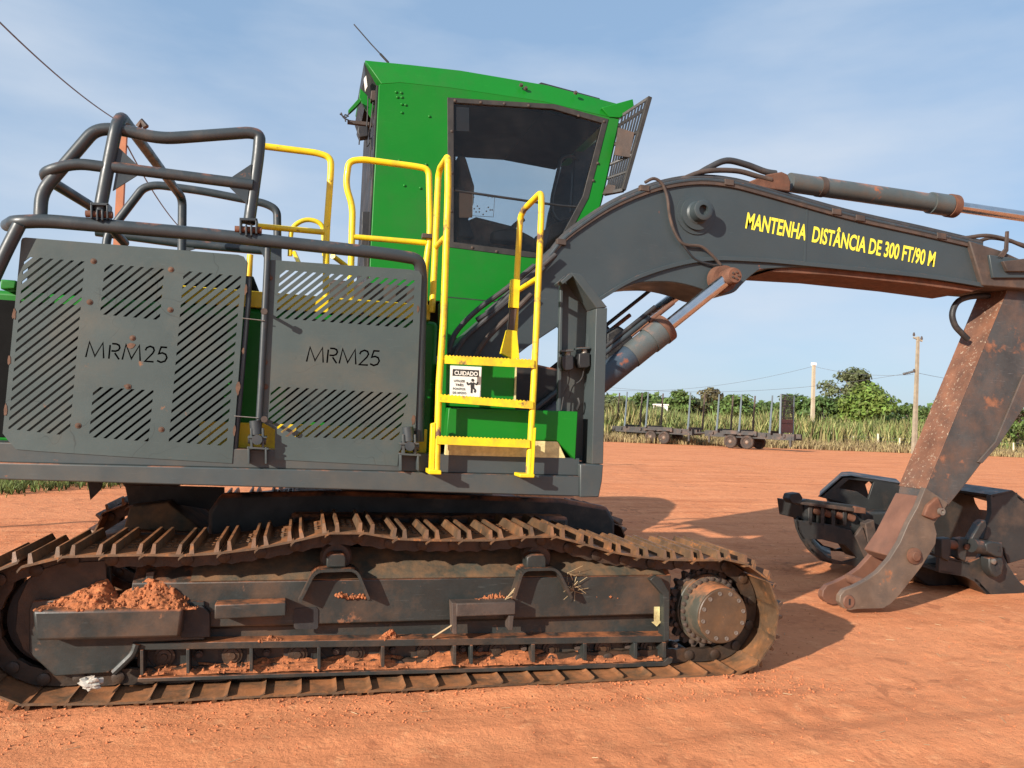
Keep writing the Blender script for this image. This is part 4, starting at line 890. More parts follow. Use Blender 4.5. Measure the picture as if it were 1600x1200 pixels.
# front grille guard
gA, gB, gC, gD = P(968, 183, YC+.02), P(1015, 152, YC-.15), P(974, 297, YC-.15), P(944, 303, YC+.02)
b = MB(); b.tube([gB, gC], .028, 4); b.tube([gA, gB], .018, 4); b.tube([gD, gC], .024, 4)
gg = b.build('front_guard', 'seal', cab, .003)
for i in range(1, 9):
    t = i/9; MB().tube([gA.lerp(gB, t), gD.lerp(gC, t)], .0095, 6).build('guard_bar', 'black', gg)
for t in (.12, .36, .62, .80): MB().tube([gA.lerp(gD, t), gB.lerp(gC, t)], .016, 6).build('guard_bar', 'black', gg)
MB().prism([P(960, 242, YC-.10), P(966, 199, YC-.10), P(991, 207, YC-.14), P(984, 246, YC-.14)], (0, .01, 0)).build('guard_plate', 'rust_dark', gg)
MB().prism([P(942, 303, YC-.05), P(949, 288, YC-.05), P(975, 292, YC-.1), P(972, 300, YC-.1)], (0, .02, 0)).build('guard_plate', 'rust_dark', gg)
# rear lamp bracket, lamp and loose wires
rl = MB().px([(563, 138), (573, 148), (585, 165), (581, 185), (572, 172), (561, 152)], YC+.15, .03).build('lamp_bracket', 'green', cab, .003)
MB().px([(544, 172), (560, 154), (565, 157), (556, 167), (546, 176)], YC+.1, .06).build('bent_strip', 'green', rl, .003)
MB().px([(543, 187), (582, 191), (582, 197), (543, 192)], YC+.1, .04).build('lamp_arm', 'rust_dark', rl, .003)
MB().px([(560, 196), (575, 197), (576, 213), (562, 215), (558, 205)], YC+.05, .10).build('rear_lamp', 'black', rl, .01)
MB().px([(580, 141), (590, 141), (590, 156), (579, 158)], YC+.1, .1).build('rear_lamp', 'rust_dark', rl, .006)
MB().px([(569, 122), (572, 118), (574, 135), (571, 141)], YC+.08, .04).build('lamp_tube', 'white', rl)
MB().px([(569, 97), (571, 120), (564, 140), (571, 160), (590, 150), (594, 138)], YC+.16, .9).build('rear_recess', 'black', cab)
for pts in ([(545, 177), (541, 185), (531, 178)], [(545, 188), (536, 184), (533, 176)], [(540, 190), (538, 178), (545, 182)], [(575, 150), (574, 185), (571, 215), (573, 230), (577, 225), (578, 205)], [(562, 214), (561, 226)], [(580, 215), (578, 240), (579, 280)], [(583, 160), (577, 215), (581, 233)], [(586, 240), (582, 300), (580, 330)]):
    T([(x, y, YC+.08) for x, y in pts], .006, 'black', 'wire', rl, .03, 6)
MB().px([(566, 330), (581, 331), (579, 392), (564, 390)], YC+.1, .15).build('side_box', 'black', cab, .006)
MB().px([(568, 392), (577, 392), (577, 420), (569, 420)], YC+.12, .06).build('box_mount', 'black', cab)
T([(553, 38, YC+.5), (580, 69, YC+.5), (595, 85, YC+.5), (608, 99, YC+.5)], .0055, 'black', 'antenna', cab, 0, 6)
T([(594, 84, YC+.5), (607, 98, YC+.5)], .011, 'black', 'antenna_base', cab, 0, 8)
for x, y in ((814, 134), (821, 139), (899, 146)): MB().lathe(P(x, y, YC+.03), (0, -1, .6), [(0, .02), (.02, .016)], 8).build('roof_eye', 'rust_dark', cab)

# ------------------------------------------------------------------ log grapple lying behind the stick
GR = empty('log_grapple', (6.9, 1.0, 0)); tag(GR, 'black steel log grapple lying open on the ground beside the rusty stick', 'grapple')
def gp(pts, Y, d, name, mat='grapple', bev=.008, parent=GR): return MB().px(pts, Y, d).build(name, mat, parent, bev)
# jaw on the machine side
YJ = 1.55
jl_o = [(1243, 812), (1300, 820), (1330, 829), (1352, 868), (1360, 890), (1322, 882), (1300, 881), (1283, 876), (1266, 861), (1253, 842), (1246, 826)]
jl_h = [(1266, 843), (1285, 843), (1320, 852), (1340, 872), (1318, 878), (1295, 872), (1272, 852)]
j1 = link('jaw', plate([P(x, y, YJ) for x, y in jl_o], [[P(x, y, YJ) for x, y in jl_h]], .04), 'grapple', GR, .006, 30)
link('jaw_plate', plate([P(x, y, YJ)+Vector((.50, .75, .02)) for x, y in jl_o], [[P(x, y, YJ)+Vector((.50, .75, .02)) for x, y in jl_h]], .04), 'grapple', j1, .006, 30)
MB().prism([P(1243, 812, YJ), P(1246, 826, YJ), P(1253, 842, YJ), P(1266, 861, YJ), P(1283, 876, YJ), P(1300, 881, YJ), P(1300, 877, YJ), P(1285, 872, YJ), P(1269, 857, YJ), P(1256, 839, YJ), P(1250, 824, YJ), P(1247, 813, YJ)], (.55, .75, .02)).build('jaw_wrapper', 'grapple', j1, 0)
bx = MB().px([(1252, 785), (1330, 797), (1352, 815), (1345, 850), (1325, 828), (1256, 812)], YJ+.1, .5).build('hinge_block', 'grapple', j1, .01)
for x, y in ((1274, 797), (1291, 801), (1310, 804), (1327, 807)):
    MB().tube([P(x-5, y-2, YJ+.05), P(x+6, y+3, YJ+.05)], .045, 14).build('hinge_pin', 'rusty', j1)
for x in (1264, 1283, 1300, 1318): gp([(x, 790), (x+6, 791), (x+5, 822), (x-1, 820)], YJ, .10, 'hinge_lug', 'grapple', .006, j1)
gp([(1247, 784), (1262, 780), (1340, 790), (1352, 794), (1352, 803), (1340, 802), (1262, 788), (1250, 790)], YJ-.03, .10, 'jaw_cylinder', 'grapple', .012, j1)
gp([(1250, 784), (1300, 789), (1336, 794), (1336, 800), (1300, 795), (1250, 788)], YJ-.055, .04, 'cylinder_rod', 'rust_dark', .006, j1)
gp([(1336, 791), (1353, 794), (1353, 803), (1336, 801)], YJ-.07, .08, 'rod_eye', 'rusty', .006, j1)
gp([(1236, 772), (1250, 770), (1255, 778), (1251, 788), (1238, 787), (1233, 780)], YJ-.06, .14, 'cylinder_head', 'black', .012, j1)
# upright hollow jaw shell behind it
sh_o = [(1280, 776), (1316, 744), (1330, 743), (1408, 755), (1420, 790), (1400, 830), (1352, 815), (1340, 792)]
sh_h = [(1311, 763), (1326, 749.5), (1352, 752), (1366, 753), (1357, 780), (1340, 768)]
s1 = link('jaw_shell', plate([P(x, y, YJ+.35) for x, y in sh_o], [[P(x, y, YJ+.35) for x, y in sh_h]], .035), 'grapple', GR, .006, 30)
dm = [(1352, 757), (1359, 751), (1366, 759), (1358, 777)]
link('shell_back', plate([P(x, y, YJ+1.0) for x, y in [(1290, 770), (1322, 746), (1412, 756), (1420, 800), (1380, 830), (1300, 800)]], [[P(x, y, YJ+1.0) for x, y in dm]], .03), 'black', s1, 0, 30)
MB().prism([P(1280, 776, YJ+.35), P(1316, 744, YJ+.35), P(1330, 743, YJ+.35), P(1408, 755, YJ+.35), P(1407, 757.5, YJ+.35), P(1330, 746, YJ+.35), P(1318, 746.5, YJ+.35), P(1284, 776, YJ+.35)], (.50, .65, .01)).build('shell_wrapper', 'grapple', s1, 0)
gp([(1345, 800), (1400, 800), (1440, 830), (1440, 880), (1370, 880), (1350, 850)], YJ+.1, .6, 'rotator_body', 'grapple', .03)
gp([(1352, 818), (1366, 812), (1372, 850), (1358, 858)], YJ-.02, .1, 'hose_block', 'rust_dark', .01)
gp([(1336, 838), (1348, 822), (1360, 860), (1352, 872)], YJ-.02, .05, 'hose_block', 'rust_dark', .01)
# jaw on the far side of the stick
YK = .42
k_o = [(1468, 868), (1514, 879), (1530, 872), (1541, 850), (1566, 848), (1568, 868), (1576, 884), (1592, 908), (1620, 930), (1640, 945), (1620, 955), (1600, 953), (1586, 949), (1572, 945), (1548, 935), (1523, 909), (1508, 901), (1467, 894)]
k1 = gp(k_o, YK, .05, 'jaw', 'grapple', .006)
MB().prism([P(x, y, YK) for x, y in [(1467, 894), (1508, 901), (1523, 909), (1548, 935), (1572, 945), (1572, 941), (1550, 931), (1527, 906), (1510, 897), (1468, 890)]], (.2, .9, 0)).build('jaw_wrapper', 'grapple', k1, 0)
MB().prism([P(1470, 868, YK), P(1514, 879, YK), P(1515, 883, YK), P(1470, 872, YK)], (.1, .5, 0)).build('jaw_ledge', 'grapple', k1, 0)
gp([(1440, 880), (1510, 880), (1523, 905), (1508, 918), (1480, 922), (1450, 915), (1430, 900)], YK+.45, .8, 'rear_jaw', 'black', .02, k1)
gp([(1548, 774), (1582, 767), (1602, 782), (1660, 800), (1660, 868), (1600, 874), (1575, 881), (1566, 850), (1536, 843), (1549, 802)], YK+.12, .06, 'jaw_shell', 'grapple', .008, k1)
sb_o = [(1452, 775), (1500, 766), (1546, 774), (1590, 770), (1560, 840), (1530, 870), (1470, 870), (1440, 850), (1448, 800)]
sb_h = [(1520, 772), (1536, 774), (1547, 782), (1546, 798), (1530, 796), (1524, 786)]
link('shell_back', plate([P(x, y, YK+.95) for x, y in sb_o], [[P(x, y, YK+.95) for x, y in sb_h]], .04), 'grapple', k1, 0, 30)
MB().prism([P(1548, 773, YK+.12), P(1582, 766, YK+.12), P(1602, 781, YK+.12), P(1660, 798, YK+.12), P(1660, 803, YK+.12), P(1600, 786, YK+.12), P(1581, 770, YK+.12), P(1550, 777, YK+.12)], (-.06, .85, .02)).build('shell_wrapper', 'grapple', k1, 0)
for x in (1471, 1497): gp([(x, 842), (x+14, 840), (x+16, 850), (x+12, 878), (x, 872)], YK-.03, .10, 'hinge_lug', 'grapple', .012, k1)
MB().tube([P(1480, 850, YK+.02), P(1500, 852, YK+.02)], .05, 16).build('hinge_pin', 'rusty', k1)
MB().lathe(P(1509.5, 854, YK-.04), (0, -1, 0), [(0, .03), (.02, .03)], 14).build('hinge_pin', 'rusty', k1)
gp([(1516, 846), (1532, 818), (1540, 812), (1542, 822), (1530, 842), (1522, 862)], YK-.05, .1, 'brace_arm', 'grapple', .01, k1)
MB().tube([P(1518, 852, YK-.08), P(1546, 857, YK-.08)], .075, 18).build('jaw_cylinder', 'grapple', k1)
gp([(1540, 850), (1548, 846), (1566, 848), (1568, 860), (1566, 872), (1556, 870), (1542, 862)], YK-.16, .14, 'pin_knuckle', 'grapple', .015, k1)
kn = gp([(1546, 872), (1566, 872), (1569, 882), (1566, 898), (1557, 904), (1550, 897), (1546, 886)], YK-.14, .12, 'pin_knuckle', 'grapple', .015, k1)
gp([(1555, 885), (1562, 879), (1563, 888), (1556, 894)], YK-.146, .01, 'pin_slot', 'black', 0, k1)
gp([(1561, 856), (1563, 854), (1564, 862), (1560, 862)], YK-.168, .01, 'pin_slot', 'black', 0, k1)
MB().lathe(P(1551, 877, YK-.16), (0, -1, 0), [(0, .03), (.02, .03), (.024, .02)], 12).build('bolt', 'steel', k1)
# ------------------------------------------------------------------ log trailers on the far side of the yard
TA = PD(1230, 672, 55.5); TA.z = 0; TB = PD(945, 660, 66.0); TB.z = 0
tax = (TB-TA).normalized(); tperp = Vector((tax.y, -tax.x, 0)); tperp = tperp if tperp.dot(cf) > 0 else -tperp
tn_ = Vector((0, 0, 1)).cross(tax)
def PT(px, py, off=0.0):
    d = ray(px, py); o = TA + tperp*off; t = (o-CAM).dot(tperp)/d.dot(tperp); return CAM + d*t
def s_of(px): return (PT(px, 670)-TA).dot(tax)
def TP(s, w, z): return TA + tax*s + tperp*w + Vector((0, 0, z))
def tbox(b, s0, s1, w0, w1, z0, z1):
    v = [TP(s, w, z) for z in (z0, z1) for w in (w0, w1) for s in (s0, s1)]
    b.add(v, [(0, 2, 3, 1), (4, 5, 7, 6), (0, 1, 5, 4), (2, 6, 7, 3), (0, 4, 6, 2), (1, 3, 7, 5)]); return b
def trailer(label, s0, s1, stakes, axles, board):
    root = empty('log_trailer', TP((s0+s1)/2, 1.2, 0)); tag(root, label, 'trailer', 'log trailers parked by the field')
    ch = MB(); tbox(ch, s0, s1, .35, .75, .82, 1.28); tbox(ch, s0, s1, 1.65, 1.95, .82, 1.28)
    for k in range(5):
        s = s0 + (s1-s0)*(k+.5)/5; tbox(ch, s-.08, s+.08, .2, 2.2, 1.0, 1.2)
    c = ch.build('chassis', 'chassis', root)
    for px_, tpx, zb, zt in stakes:
        s = s_of(px_)
        bk = tbox(MB(), s-.09, s+.09, -.05, 2.45, 1.28, 1.45).build('bunk', 'chassis', root)
        for w, mt in ((0.0, 'stake_light'), (2.4, 'stake_dark')):
            a = TP(s, w, 1.3); d = TP(s, w, zt) + tax*(-.12); MB().tube([a, d], (.085, .06), 6).build('stake', mt, bk)
    for px_ in axles:
        s = s_of(px_)
        for w, sg in ((.15, -1), (2.25, 1)):
            cpt = TP(s, w, .52); ax = tperp*sg
            wh = MB().lathe(cpt, ax, [(-.16, .36), (-.15, .46), (-.10, .515), (.10, .515), (.15, .46), (.16, .36), (.10, .30)], 28).build('wheel', 'tyre', root)
            MB().lathe(cpt, ax, [(.02, .30), (.06, .29), (.04, .18), (.12, .14), (.17, .10), (.18, .05)], 20).build('rim', 'rim', wh)
        tbox(MB(), s-.5, s+.5, -.02, .35, 1.06, 1.10).build('mudguard', 'chassis', root)
    a0_, a1_ = s_of(min(axles)), s_of(max(axles)); lo, hi = min(a0_, a1_), max(a0_, a1_)
    tbox(MB(), lo-.7, hi+.7, .12, .34, 1.02, 1.36).build('axle_frame', 'chassis', root)
    for s in (s0+.25, s1-.4): tbox(MB(), s-.07, s+.07, .3, .45, .35, 1.0).build('support_leg', 'chassis', root)
    if board:
        s = s_of(1219); g = MB()
        for w in (0, 2.4): tbox(g, s-.06, s+.06, w-.06, w+.06, 1.28, 4.15)
        bd = g.build('headboard', 'stake_light', root)
        for k in range(6): tbox(MB(), s-.03, s+.03, 0, 2.4, 2.0+k*.42, 2.07+k*.42).build('board_bar', 'chassis', bd)
        for k in range(9): tbox(MB(), s-.012, s+.012, .2+k*.25, .24+k*.25, 2.0, 4.1).build('board_bar', 'chassis', bd)
        tbox(MB(), s-.03, s+.02, .15, 2.3, 1.35, 2.35).build('board_plate', 'redplate', bd)
        for k in range(14): tbox(MB(), s-.01, s+.01, .05, 2.35, 2.4+k*.12, 2.445+k*.12).build('board_slat', 'chassis', bd)
    return root
t1 = trailer('log trailer with tall barred headboard at its rear end', s_of(1238), s_of(1098), [(1203, 0, 0, 4.05), (1155, 0, 0, 4.1), (1120, 0, 0, 4.1)], [1141, 1167], True)
t2 = trailer('log trailer without headboard, half hidden behind the grey channel post', s_of(1078), s_of(925), [(1075, 0, 0, 4.2), (1009, 0, 0, 4.2), (976, 0, 0, 4.2), (940, 0, 0, 4.2)], [1016, 1037], False)
b = MB(); b.tube([TP(s_of(1098), 1.2, 1.1), TP(s_of(1078), 1.2, 1.0)], .09, 8); b.build('drawbar', 'chassis', t1)

# ------------------------------------------------------------------ poles and lines
def pole(name, label, base, top, w0, w1, mat, square=True, arms=None):
    root = empty(name, base)
    b = MB().tube([base, top], (w0, w1), 4 if square else 10); b.build('shaft', mat, root, .0)
    tag(root, label, 'pole'); return root
fz = lambda px, depth: Vector((PD(px, 600, depth).x, PD(px, 600, depth).y, 0))
def point(px, py, depth): return PD(px, py, depth)
b1 = PZ(1268.5, 700); dpt = (b1-CAM).dot(cf); t_ = PD(1271.5, 571, dpt)
p1 = pole('concrete_post', 'pale concrete post with white cap standing by the cane field', b1, t_, .21, .16, 'concrete')
MB().box(t_.x-.17, t_.x+.17, t_.y-.17, t_.y+.17, t_.z, t_.z+.25).build('cap', 'white', p1)
b2 = PZ(1428, 709); d2 = (b2-CAM).dot(cf); t2_ = PD(1434.5, 526, d2)
p2 = pole('utility_pole', 'tall weathered utility pole with crossarm and insulators', b2, t2_, .23, .13, 'oldpole')
ca, cb2 = PD(1427, 527, d2), PD(1441, 533, d2); MB().tube([ca, cb2], .09, 4).build('crossarm', 'oldpole', p2)
for q in ((1428, 523), (1440, 529), (1428, 580)): MB().lathe(PD(q[0], q[1]+2, d2), (0, 0, 1), [(0, .05), (.05, .10), (.12, .10), (.2, .08), (.3, .05)], 10).build('insulator', 'rust_dark', p2)
for x0_, x1_, y0_ in ((1413, 1428, 584),):
    for k in range(4): MB().lathe(PD(x0_+k*4, y0_-k*1.0, d2), (0, 0, 1), [(-.1, .05), (-.05, .13), (.05, .13), (.1, .05)], 8).build('insulator', 'wire', p2)
pt = PD(195, 192, 16.3); pb = Vector((pt.x-.02, pt.y, 0))
pt2 = PD(194, 192, 16.3); lo_ = PD(184, 385, 16.3); dirp = (pt2-lo_); pb = pt2 - dirp*(pt2.z/dirp.z)
p3 = pole('concrete_pole', 'reddish concrete pole rising behind the dark tube hoops', pb, pt2, .13, .095, 'redpole')
MB().tube([PD(216, 199, 16.2), PD(222, 190, 16.2), PD(228, 199, 16.2)], .07, 6).build('bracket', 'rust_dark', p3)
# the pole out of view whose shadow crosses the ground on the left
sh0 = PZ(0, 824); hd_ = Vector((ld.x, ld.y, 0)).normalized(); bp = sh0 - hd_*9.0
p4 = pole('utility_pole', 'wooden utility pole standing beside the yard behind the viewer', Vector((bp.x, bp.y, 0)), Vector((bp.x, bp.y, 8.2)), .055, .045, 'oldpole', False)
p4.children[0].data.materials[0] = M['oldpole']
def cable(label, a, c, sag, r_, cat='cable'):
    n = 24; pts = [a.lerp(c, i/n) - Vector((0, 0, sag*4*(i/n)*(1-i/n))) for i in range(n+1)]
    o = MB().tube(pts, r_, 5).build('power_cable', 'wire', None); tag(o, label, cat); return o
cable('thin black cable running down past the reddish concrete pole', PD(-60, -25, 9.0), PD(183, 188, 16.3), .12, .012)
cable('thin black cable dropping from the reddish pole behind the dark hoops', PD(199, 228, 16.3), PD(300, 372, 26), .25, .016)
cable('upper wire from the pale post to the weathered utility pole', PD(1274, 573, dpt), PD(1427, 585, d2), .35, .013)
cable('lower wire reaching the weathered utility pole past the pale post', PD(930, 603, 75), PD(1414, 584, d2), 1.0, .013)
cable('wire running from the pale post towards the excavator boom', PD(1268, 573, dpt), PD(930, 608, 80), .9, .013)
cable('wire leaving the weathered utility pole behind the stick', PD(1435, 583, d2), PD(1640, 606, 70), .3, .015)
# ------------------------------------------------------------------ fence
F0, F1 = PZ(1215, 698), PZ(1640, 716)
fdir = (F1-F0); FL = fdir.length; fdir.normalize()
fn = empty('wire_fence', (F0+F1)/2); tag(fn, 'low wire fence with cream posts along the field edge', 'fence')
k = 0
for px_ in (1236, 1262, 1297, 1333, 1372, 1405, 1455, 1500, 1542, 1584, 1615):
    d_ = ray(px_, 700); d_.z = 0; # intersect with fence line in plan
    A = Vector((d_.x, d_.y)); B = Vector((fdir.x, fdir.y)); C_ = Vector((F0.x-CAM.x, F0.y-CAM.y)); det = A.x*(-B.y)+B.x*A.y
    t = (C_.x*(-B.y)+B.x*C_.y)/det; q = Vector((CAM.x+A.x*t, CAM.y+A.y*t, 0))
    hgt = 1.55 if px_ in (1297, 1372, 1542) else 1.25
    MB().tube([q, q+Vector((random.uniform(-.05, .05), 0, hgt))], .085 if hgt > 1.4 else .065, 6).build('post', 'postwhite', fn)
for z in (.5, .9, 1.2): MB().tube([F0+Vector((0, 0, z)), F1+Vector((0, 0, z))], .012, 4).build('wire', 'wire', fn)

# ------------------------------------------------------------------ vegetation
def blades(name, mat, spots, h, w, bend, per=1):
    """spots: list of (x,y,z,scale)"""
    vs = []; fs = []
    for (x, y, z, sc) in spots:
        for _ in range(per):
            a = random.uniform(0, 2*math.pi); b_a = random.uniform(0, 2*math.pi); hh = h*sc*random.uniform(.6, 1.2); ww = w*random.uniform(.6, 1.3)
            dx, dy = math.cos(a)*ww, math.sin(a)*ww; bx_, by_ = math.cos(b_a)*bend*hh*random.uniform(.2, 1), math.sin(b_a)*bend*hh*random.uniform(.2, 1)
            k = len(vs); x2 = x+random.uniform(-.15, .15)*(h > .6); y2 = y+random.uniform(-.15, .15)*(h > .6)
            vs += [(x2-dx, y2-dy, z), (x2+dx, y2+dy, z), (x2-dx*.9+bx_*.35, y2-dy*.9+by_*.35, z+hh*.6), (x2+dx*.9+bx_*.35, y2+dy*.9+by_*.35, z+hh*.6), (x2+bx_, y2+by_, z+hh)]
            fs += [(k, k+1, k+3, k+2), (k+2, k+3, k+4)]
    me = bpy.data.meshes.new(name); me.from_pydata(vs, [], fs); me.update()
    return link(name, me, mat, None, 0, 0)
vec_f = Vector((-fdir.y, fdir.x, 0)); vec_f = vec_f if vec_f.dot(cf) > 0 else -vec_f
G0 = PZ(900, 688); gd = (F1-G0).normalized(); gn = Vector((-gd.y, gd.x, 0)); gn = gn if gn.dot(cf) > 0 else -gn
GLn = (F1-G0).length
sp = []; sp2 = []
for i in range(7000):
    s = random.uniform(-25, GLn+25); w = 2.6+abs(random.gauss(0, 6)); q = G0+gd*s+gn*w
    sc = (.55 + .45*min(1, (w-2.2)/2.5))*(.80+.55*noise.noise((q.x*.16, q.y*.16, 3))+.25*noise.noise((q.x*.7, q.y*.7, 8)))
    (sp if random.random() < .6 else sp2).append((q.x, q.y, 0, sc))
tag(blades('sugar_cane', 'cane', sp, 2.9, .07, .35, 5), 'tall yellow green cane field behind the fence', None, None, 'stuff')
tag(blades('sugar_cane', 'cane_green', sp2, 3.1, .075, .35, 5), 'greener cane tops mixed through the tall field', None, None, 'stuff')
sp = []
for i in range(5200):
    s = random.uniform(-25, GLn+25); w = random.uniform(-.9, 3.6); q = G0+gd*s+gn*w
    sp.append((q.x, q.y, 0, .4+.6*max(0, min(1, (w+.9)/2.5)) + .3*noise.noise((q.x*.4, q.y*.4, 9))))
tag(blades('dry_grass', 'dry', sp, .9, .03, .5, 5), 'dry straw coloured grass along the fence foot', None, None, 'stuff')
# grass verge on the left, behind the machine
sp = []
for i in range(5200):
    x = random.uniform(-13, 1.0); y = random.uniform(8.6, 13.5); edge = 8.9 + (x+5)*.9 + .5*noise.noise((x*1.1, 2, 0)) if x > -5 else 8.9+.5*noise.noise((x*1.1, 2, 0))
    if y < edge + random.uniform(-.3, .5): continue
    sp.append((x, y, ground_h(x, y), .5+.5*random.random()))
tag(blades('grass', 'grass', sp, .22, .010, .7, 7), 'short green grass verge behind the excavator', None, None, 'stuff')
sp = [(x+random.uniform(-.1, .1), y-random.uniform(0, .6), z, s*.7) for x, y, z, s in random.sample(sp, 900)]
tag(blades('dry_grass', 'dry', sp, .14, .008, .8, 5), 'sparse dry grass at the edge of the green verge', None, None, 'stuff')

def tree(name, label, px_, ybase_depth, top_py, wpx, mat, n_leaf, leafs=.30, flat=1.0, airy=.0, seed=0, group='trees behind the cane field'):
    rnd = random.Random(seed*17+3); dep = ybase_depth
    d_ = PD(px_, 660, dep); base = Vector((d_.x, d_.y, 0)); top = PD(px_, top_py, dep).z; rad = wpx/2*dep/F_PX
    root = empty(name, base); tag(root, label, 'tree', None)
    H = top; cz0 = H*(.22 if not airy else .35); ch = (H-cz0)/2; cz = cz0+ch
    tr = MB(); tr.tube([base, base+Vector((rnd.uniform(-.2, .2), rnd.uniform(-.2, .2), cz))], (.05*H*.6+.06, .03*H*.5), 8)
    cl = []
    for i in range(26):
        a = rnd.uniform(0, 6.28); u_ = rnd.uniform(-.75, 1); rr = math.sqrt(max(0, 1-u_*u_))*rnd.uniform(.45, .92)
        cl.append(Vector((math.cos(a)*rr*rad, math.sin(a)*rr*rad, u_*ch*.86))+Vector((0, 0, cz)))
    for c_ in cl[:9]: tr.tube([base+Vector((0, 0, cz*.75)), base+(c_+Vector((0, 0, cz)))*.5, base+c_], (.022*H, .006*H), 5)
    tr.build('trunk', 'bark', root)
    vs = []; fs = []
    for i in range(n_leaf):
        c_ = cl[rnd.randrange(len(cl))]; g = Vector((rnd.gauss(0, 1), rnd.gauss(0, 1), rnd.gauss(0, 1)))
        g = g.normalized()*(rnd.random()**.45)*rad*(.40-.12*airy)
        p_ = base + c_ + Vector((g.x, g.y, g.z*.62*flat))
        if p_.z < .3: p_.z = .3
        nrm = (g.normalized()+Vector((rnd.gauss(0, .5), rnd.gauss(0, .5), rnd.gauss(0, .5)+.35))).normalized(); u_ = nrm.orthogonal().normalized(); u_.rotate(Matrix.Rotation(rnd.uniform(0, 6.28), 3, nrm)); w_ = nrm.cross(u_)
        s_ = leafs*rnd.uniform(.55, 1.3); k = len(vs)
        vs += [p_-u_*s_, p_-w_*s_*.5, p_+u_*s_, p_+w_*s_*.5]; fs.append((k, k+1, k+2, k+3))
    me = bpy.data.meshes.new('crown'); me.from_pydata([tuple(v) for v in vs], [], fs); me.update(); link('crown', me, mat, root, 0, 0)
    return root
tree('eucalyptus_tree', 'tallest dull olive tree rising behind a round bright crown', 1332, 104, 577, 96, 'leaf_c', 3600, .30, .9, .3, 1)
tree('round_tree', 'round bright green tree between pale post and utility pole', 1350, 90, 601, 105, 'leaf_a', 4200, .28, .9, 0, 2)
tree('broad_tree', 'dark green tree just behind the pale concrete post', 1285, 92, 622, 72, 'leaf_d', 2600, .28, 1, 0, 3)
tree('broad_tree', 'mid green tree behind the trailer headboard', 1243, 96, 618, 72, 'leaf_b', 2600, .28, 1, 0, 4)
tree('broad_tree', 'low green tree right behind the weathered utility pole', 1425, 95, 634, 90, 'leaf_b', 2600, .28, .8, 0, 5)
tree('broad_tree', 'low dark tree between utility pole and stick', 1472, 98, 637, 90, 'leaf_d', 2400, .28, .8, 0, 6)
tree('bush_tree', 'big green tree half hidden by the stick above the grapple', 1592, 72, 590, 150, 'leaf_b', 5200, .22, 1, 0, 7)
tree('broad_tree', 'dark bushy tree growing at the foot of the stick', 1548, 78, 655, 80, 'leaf_d', 2400, .2, 1, 0, 8)
tree('broad_tree', 'green tree behind the tall stakes before the headboard', 1150, 96, 617, 78, 'leaf_b', 2800, .28, .9, 0, 9)
tree('broad_tree', 'brownish tall thin tree above the trailer coupling', 1108, 108, 605, 56, 'leaf_e', 1500, .28, .9, .8, 10)
tree('broad_tree', 'ragged dark green tree beside the white far building', 1060, 98, 609, 50, 'leaf_b', 1900, .28, 1, .5, 11)
tree('broad_tree', 'small dark tree on the boom side of the white building', 1006, 98, 615, 46, 'leaf_d', 1700, .28, 1, .2, 12)
tree('broad_tree', 'dull green bush tree nearest the grey channel post', 958, 96, 622, 70, 'leaf_c', 2200, .28, .8, .1, 13)
tree('broad_tree', 'low olive tree filling the gap below the white building', 1083, 100, 624, 70, 'leaf_c', 1900, .28, .8, 0, 14)
tree('broad_tree', 'low green tree behind the middle trailer stakes', 1195, 100, 630, 60, 'leaf_d', 1900, .28, .8, 0, 15)
tree('broad_tree', 'low olive tree below the white far building', 1032, 86, 635, 60, 'leaf_c', 1900, .28, .7, 0, 16)
# far wood behind everything, too far to tell trees apart
vs = []; fs = []
for i in range(60000):
    px_ = random.uniform(780, 1800) if i < 26000 else random.uniform(-900, 780); dep = random.uniform(118, 150); d_ = PD(px_, 660, dep)
    h_ = 6.0 + 1.8*noise.noise((px_*.018, 0, 2)) + .9*noise.noise((px_*.06, 0, 5)); z_ = h_*random.random()**.7
    u_ = Vector((random.gauss(0, 1), random.gauss(0, 1), random.gauss(0, 1))).normalized(); w_ = u_.orthogonal().normalized(); s_ = random.uniform(.25, .6); k = len(vs); p_ = Vector((d_.x, d_.y, z_))
    vs += [p_-u_*s_, p_-w_*s_*.6, p_+u_*s_, p_+w_*s_*.6]; fs.append((k, k+1, k+2, k+3))
me = bpy.data.meshes.new('far_wood'); me.from_pydata([tuple(v) for v in vs], [], fs); me.update()
tag(link('far_wood', me, 'leaf_b', None, 0, 0), 'distant green wood along the horizon', None, None, 'stuff')
# white building among the trees
hb = PD(1034, 634, 94); hs = empty('white_house', (hb.x, hb.y, 0)); tag(hs, 'small white building showing between dark tree crowns', 'house')
ux = cr.copy(); ux.z = 0; ux.normalize(); uy = Vector((-ux.y, ux.x, 0))
def hbox(b, a0, a1, c0, c1, z0, z1):
    v = [Vector((hb.x, hb.y, 0))+ux*a+uy*c+Vector((0, 0, z)) for z in (z0, z1) for c in (c0, c1) for a in (a0, a1)]
    return b.add(v, [(0, 2, 3, 1), (4, 5, 7, 6), (0, 1, 5, 4), (2, 6, 7, 3), (0, 4, 6, 2), (1, 3, 7, 5)])
hbox(MB(), -.75, .75, 0, 1.5, 0, 3.85).build('wall', 'wall_white', hs); hbox(MB(), -.85, .85, -.1, 1.6, 3.85, 4.0).build('roof', 'wall_white', hs); hbox(MB(), -.2, .2, -.03, -.005, 2.6, 3.2).build('window', 'chassis', hs)

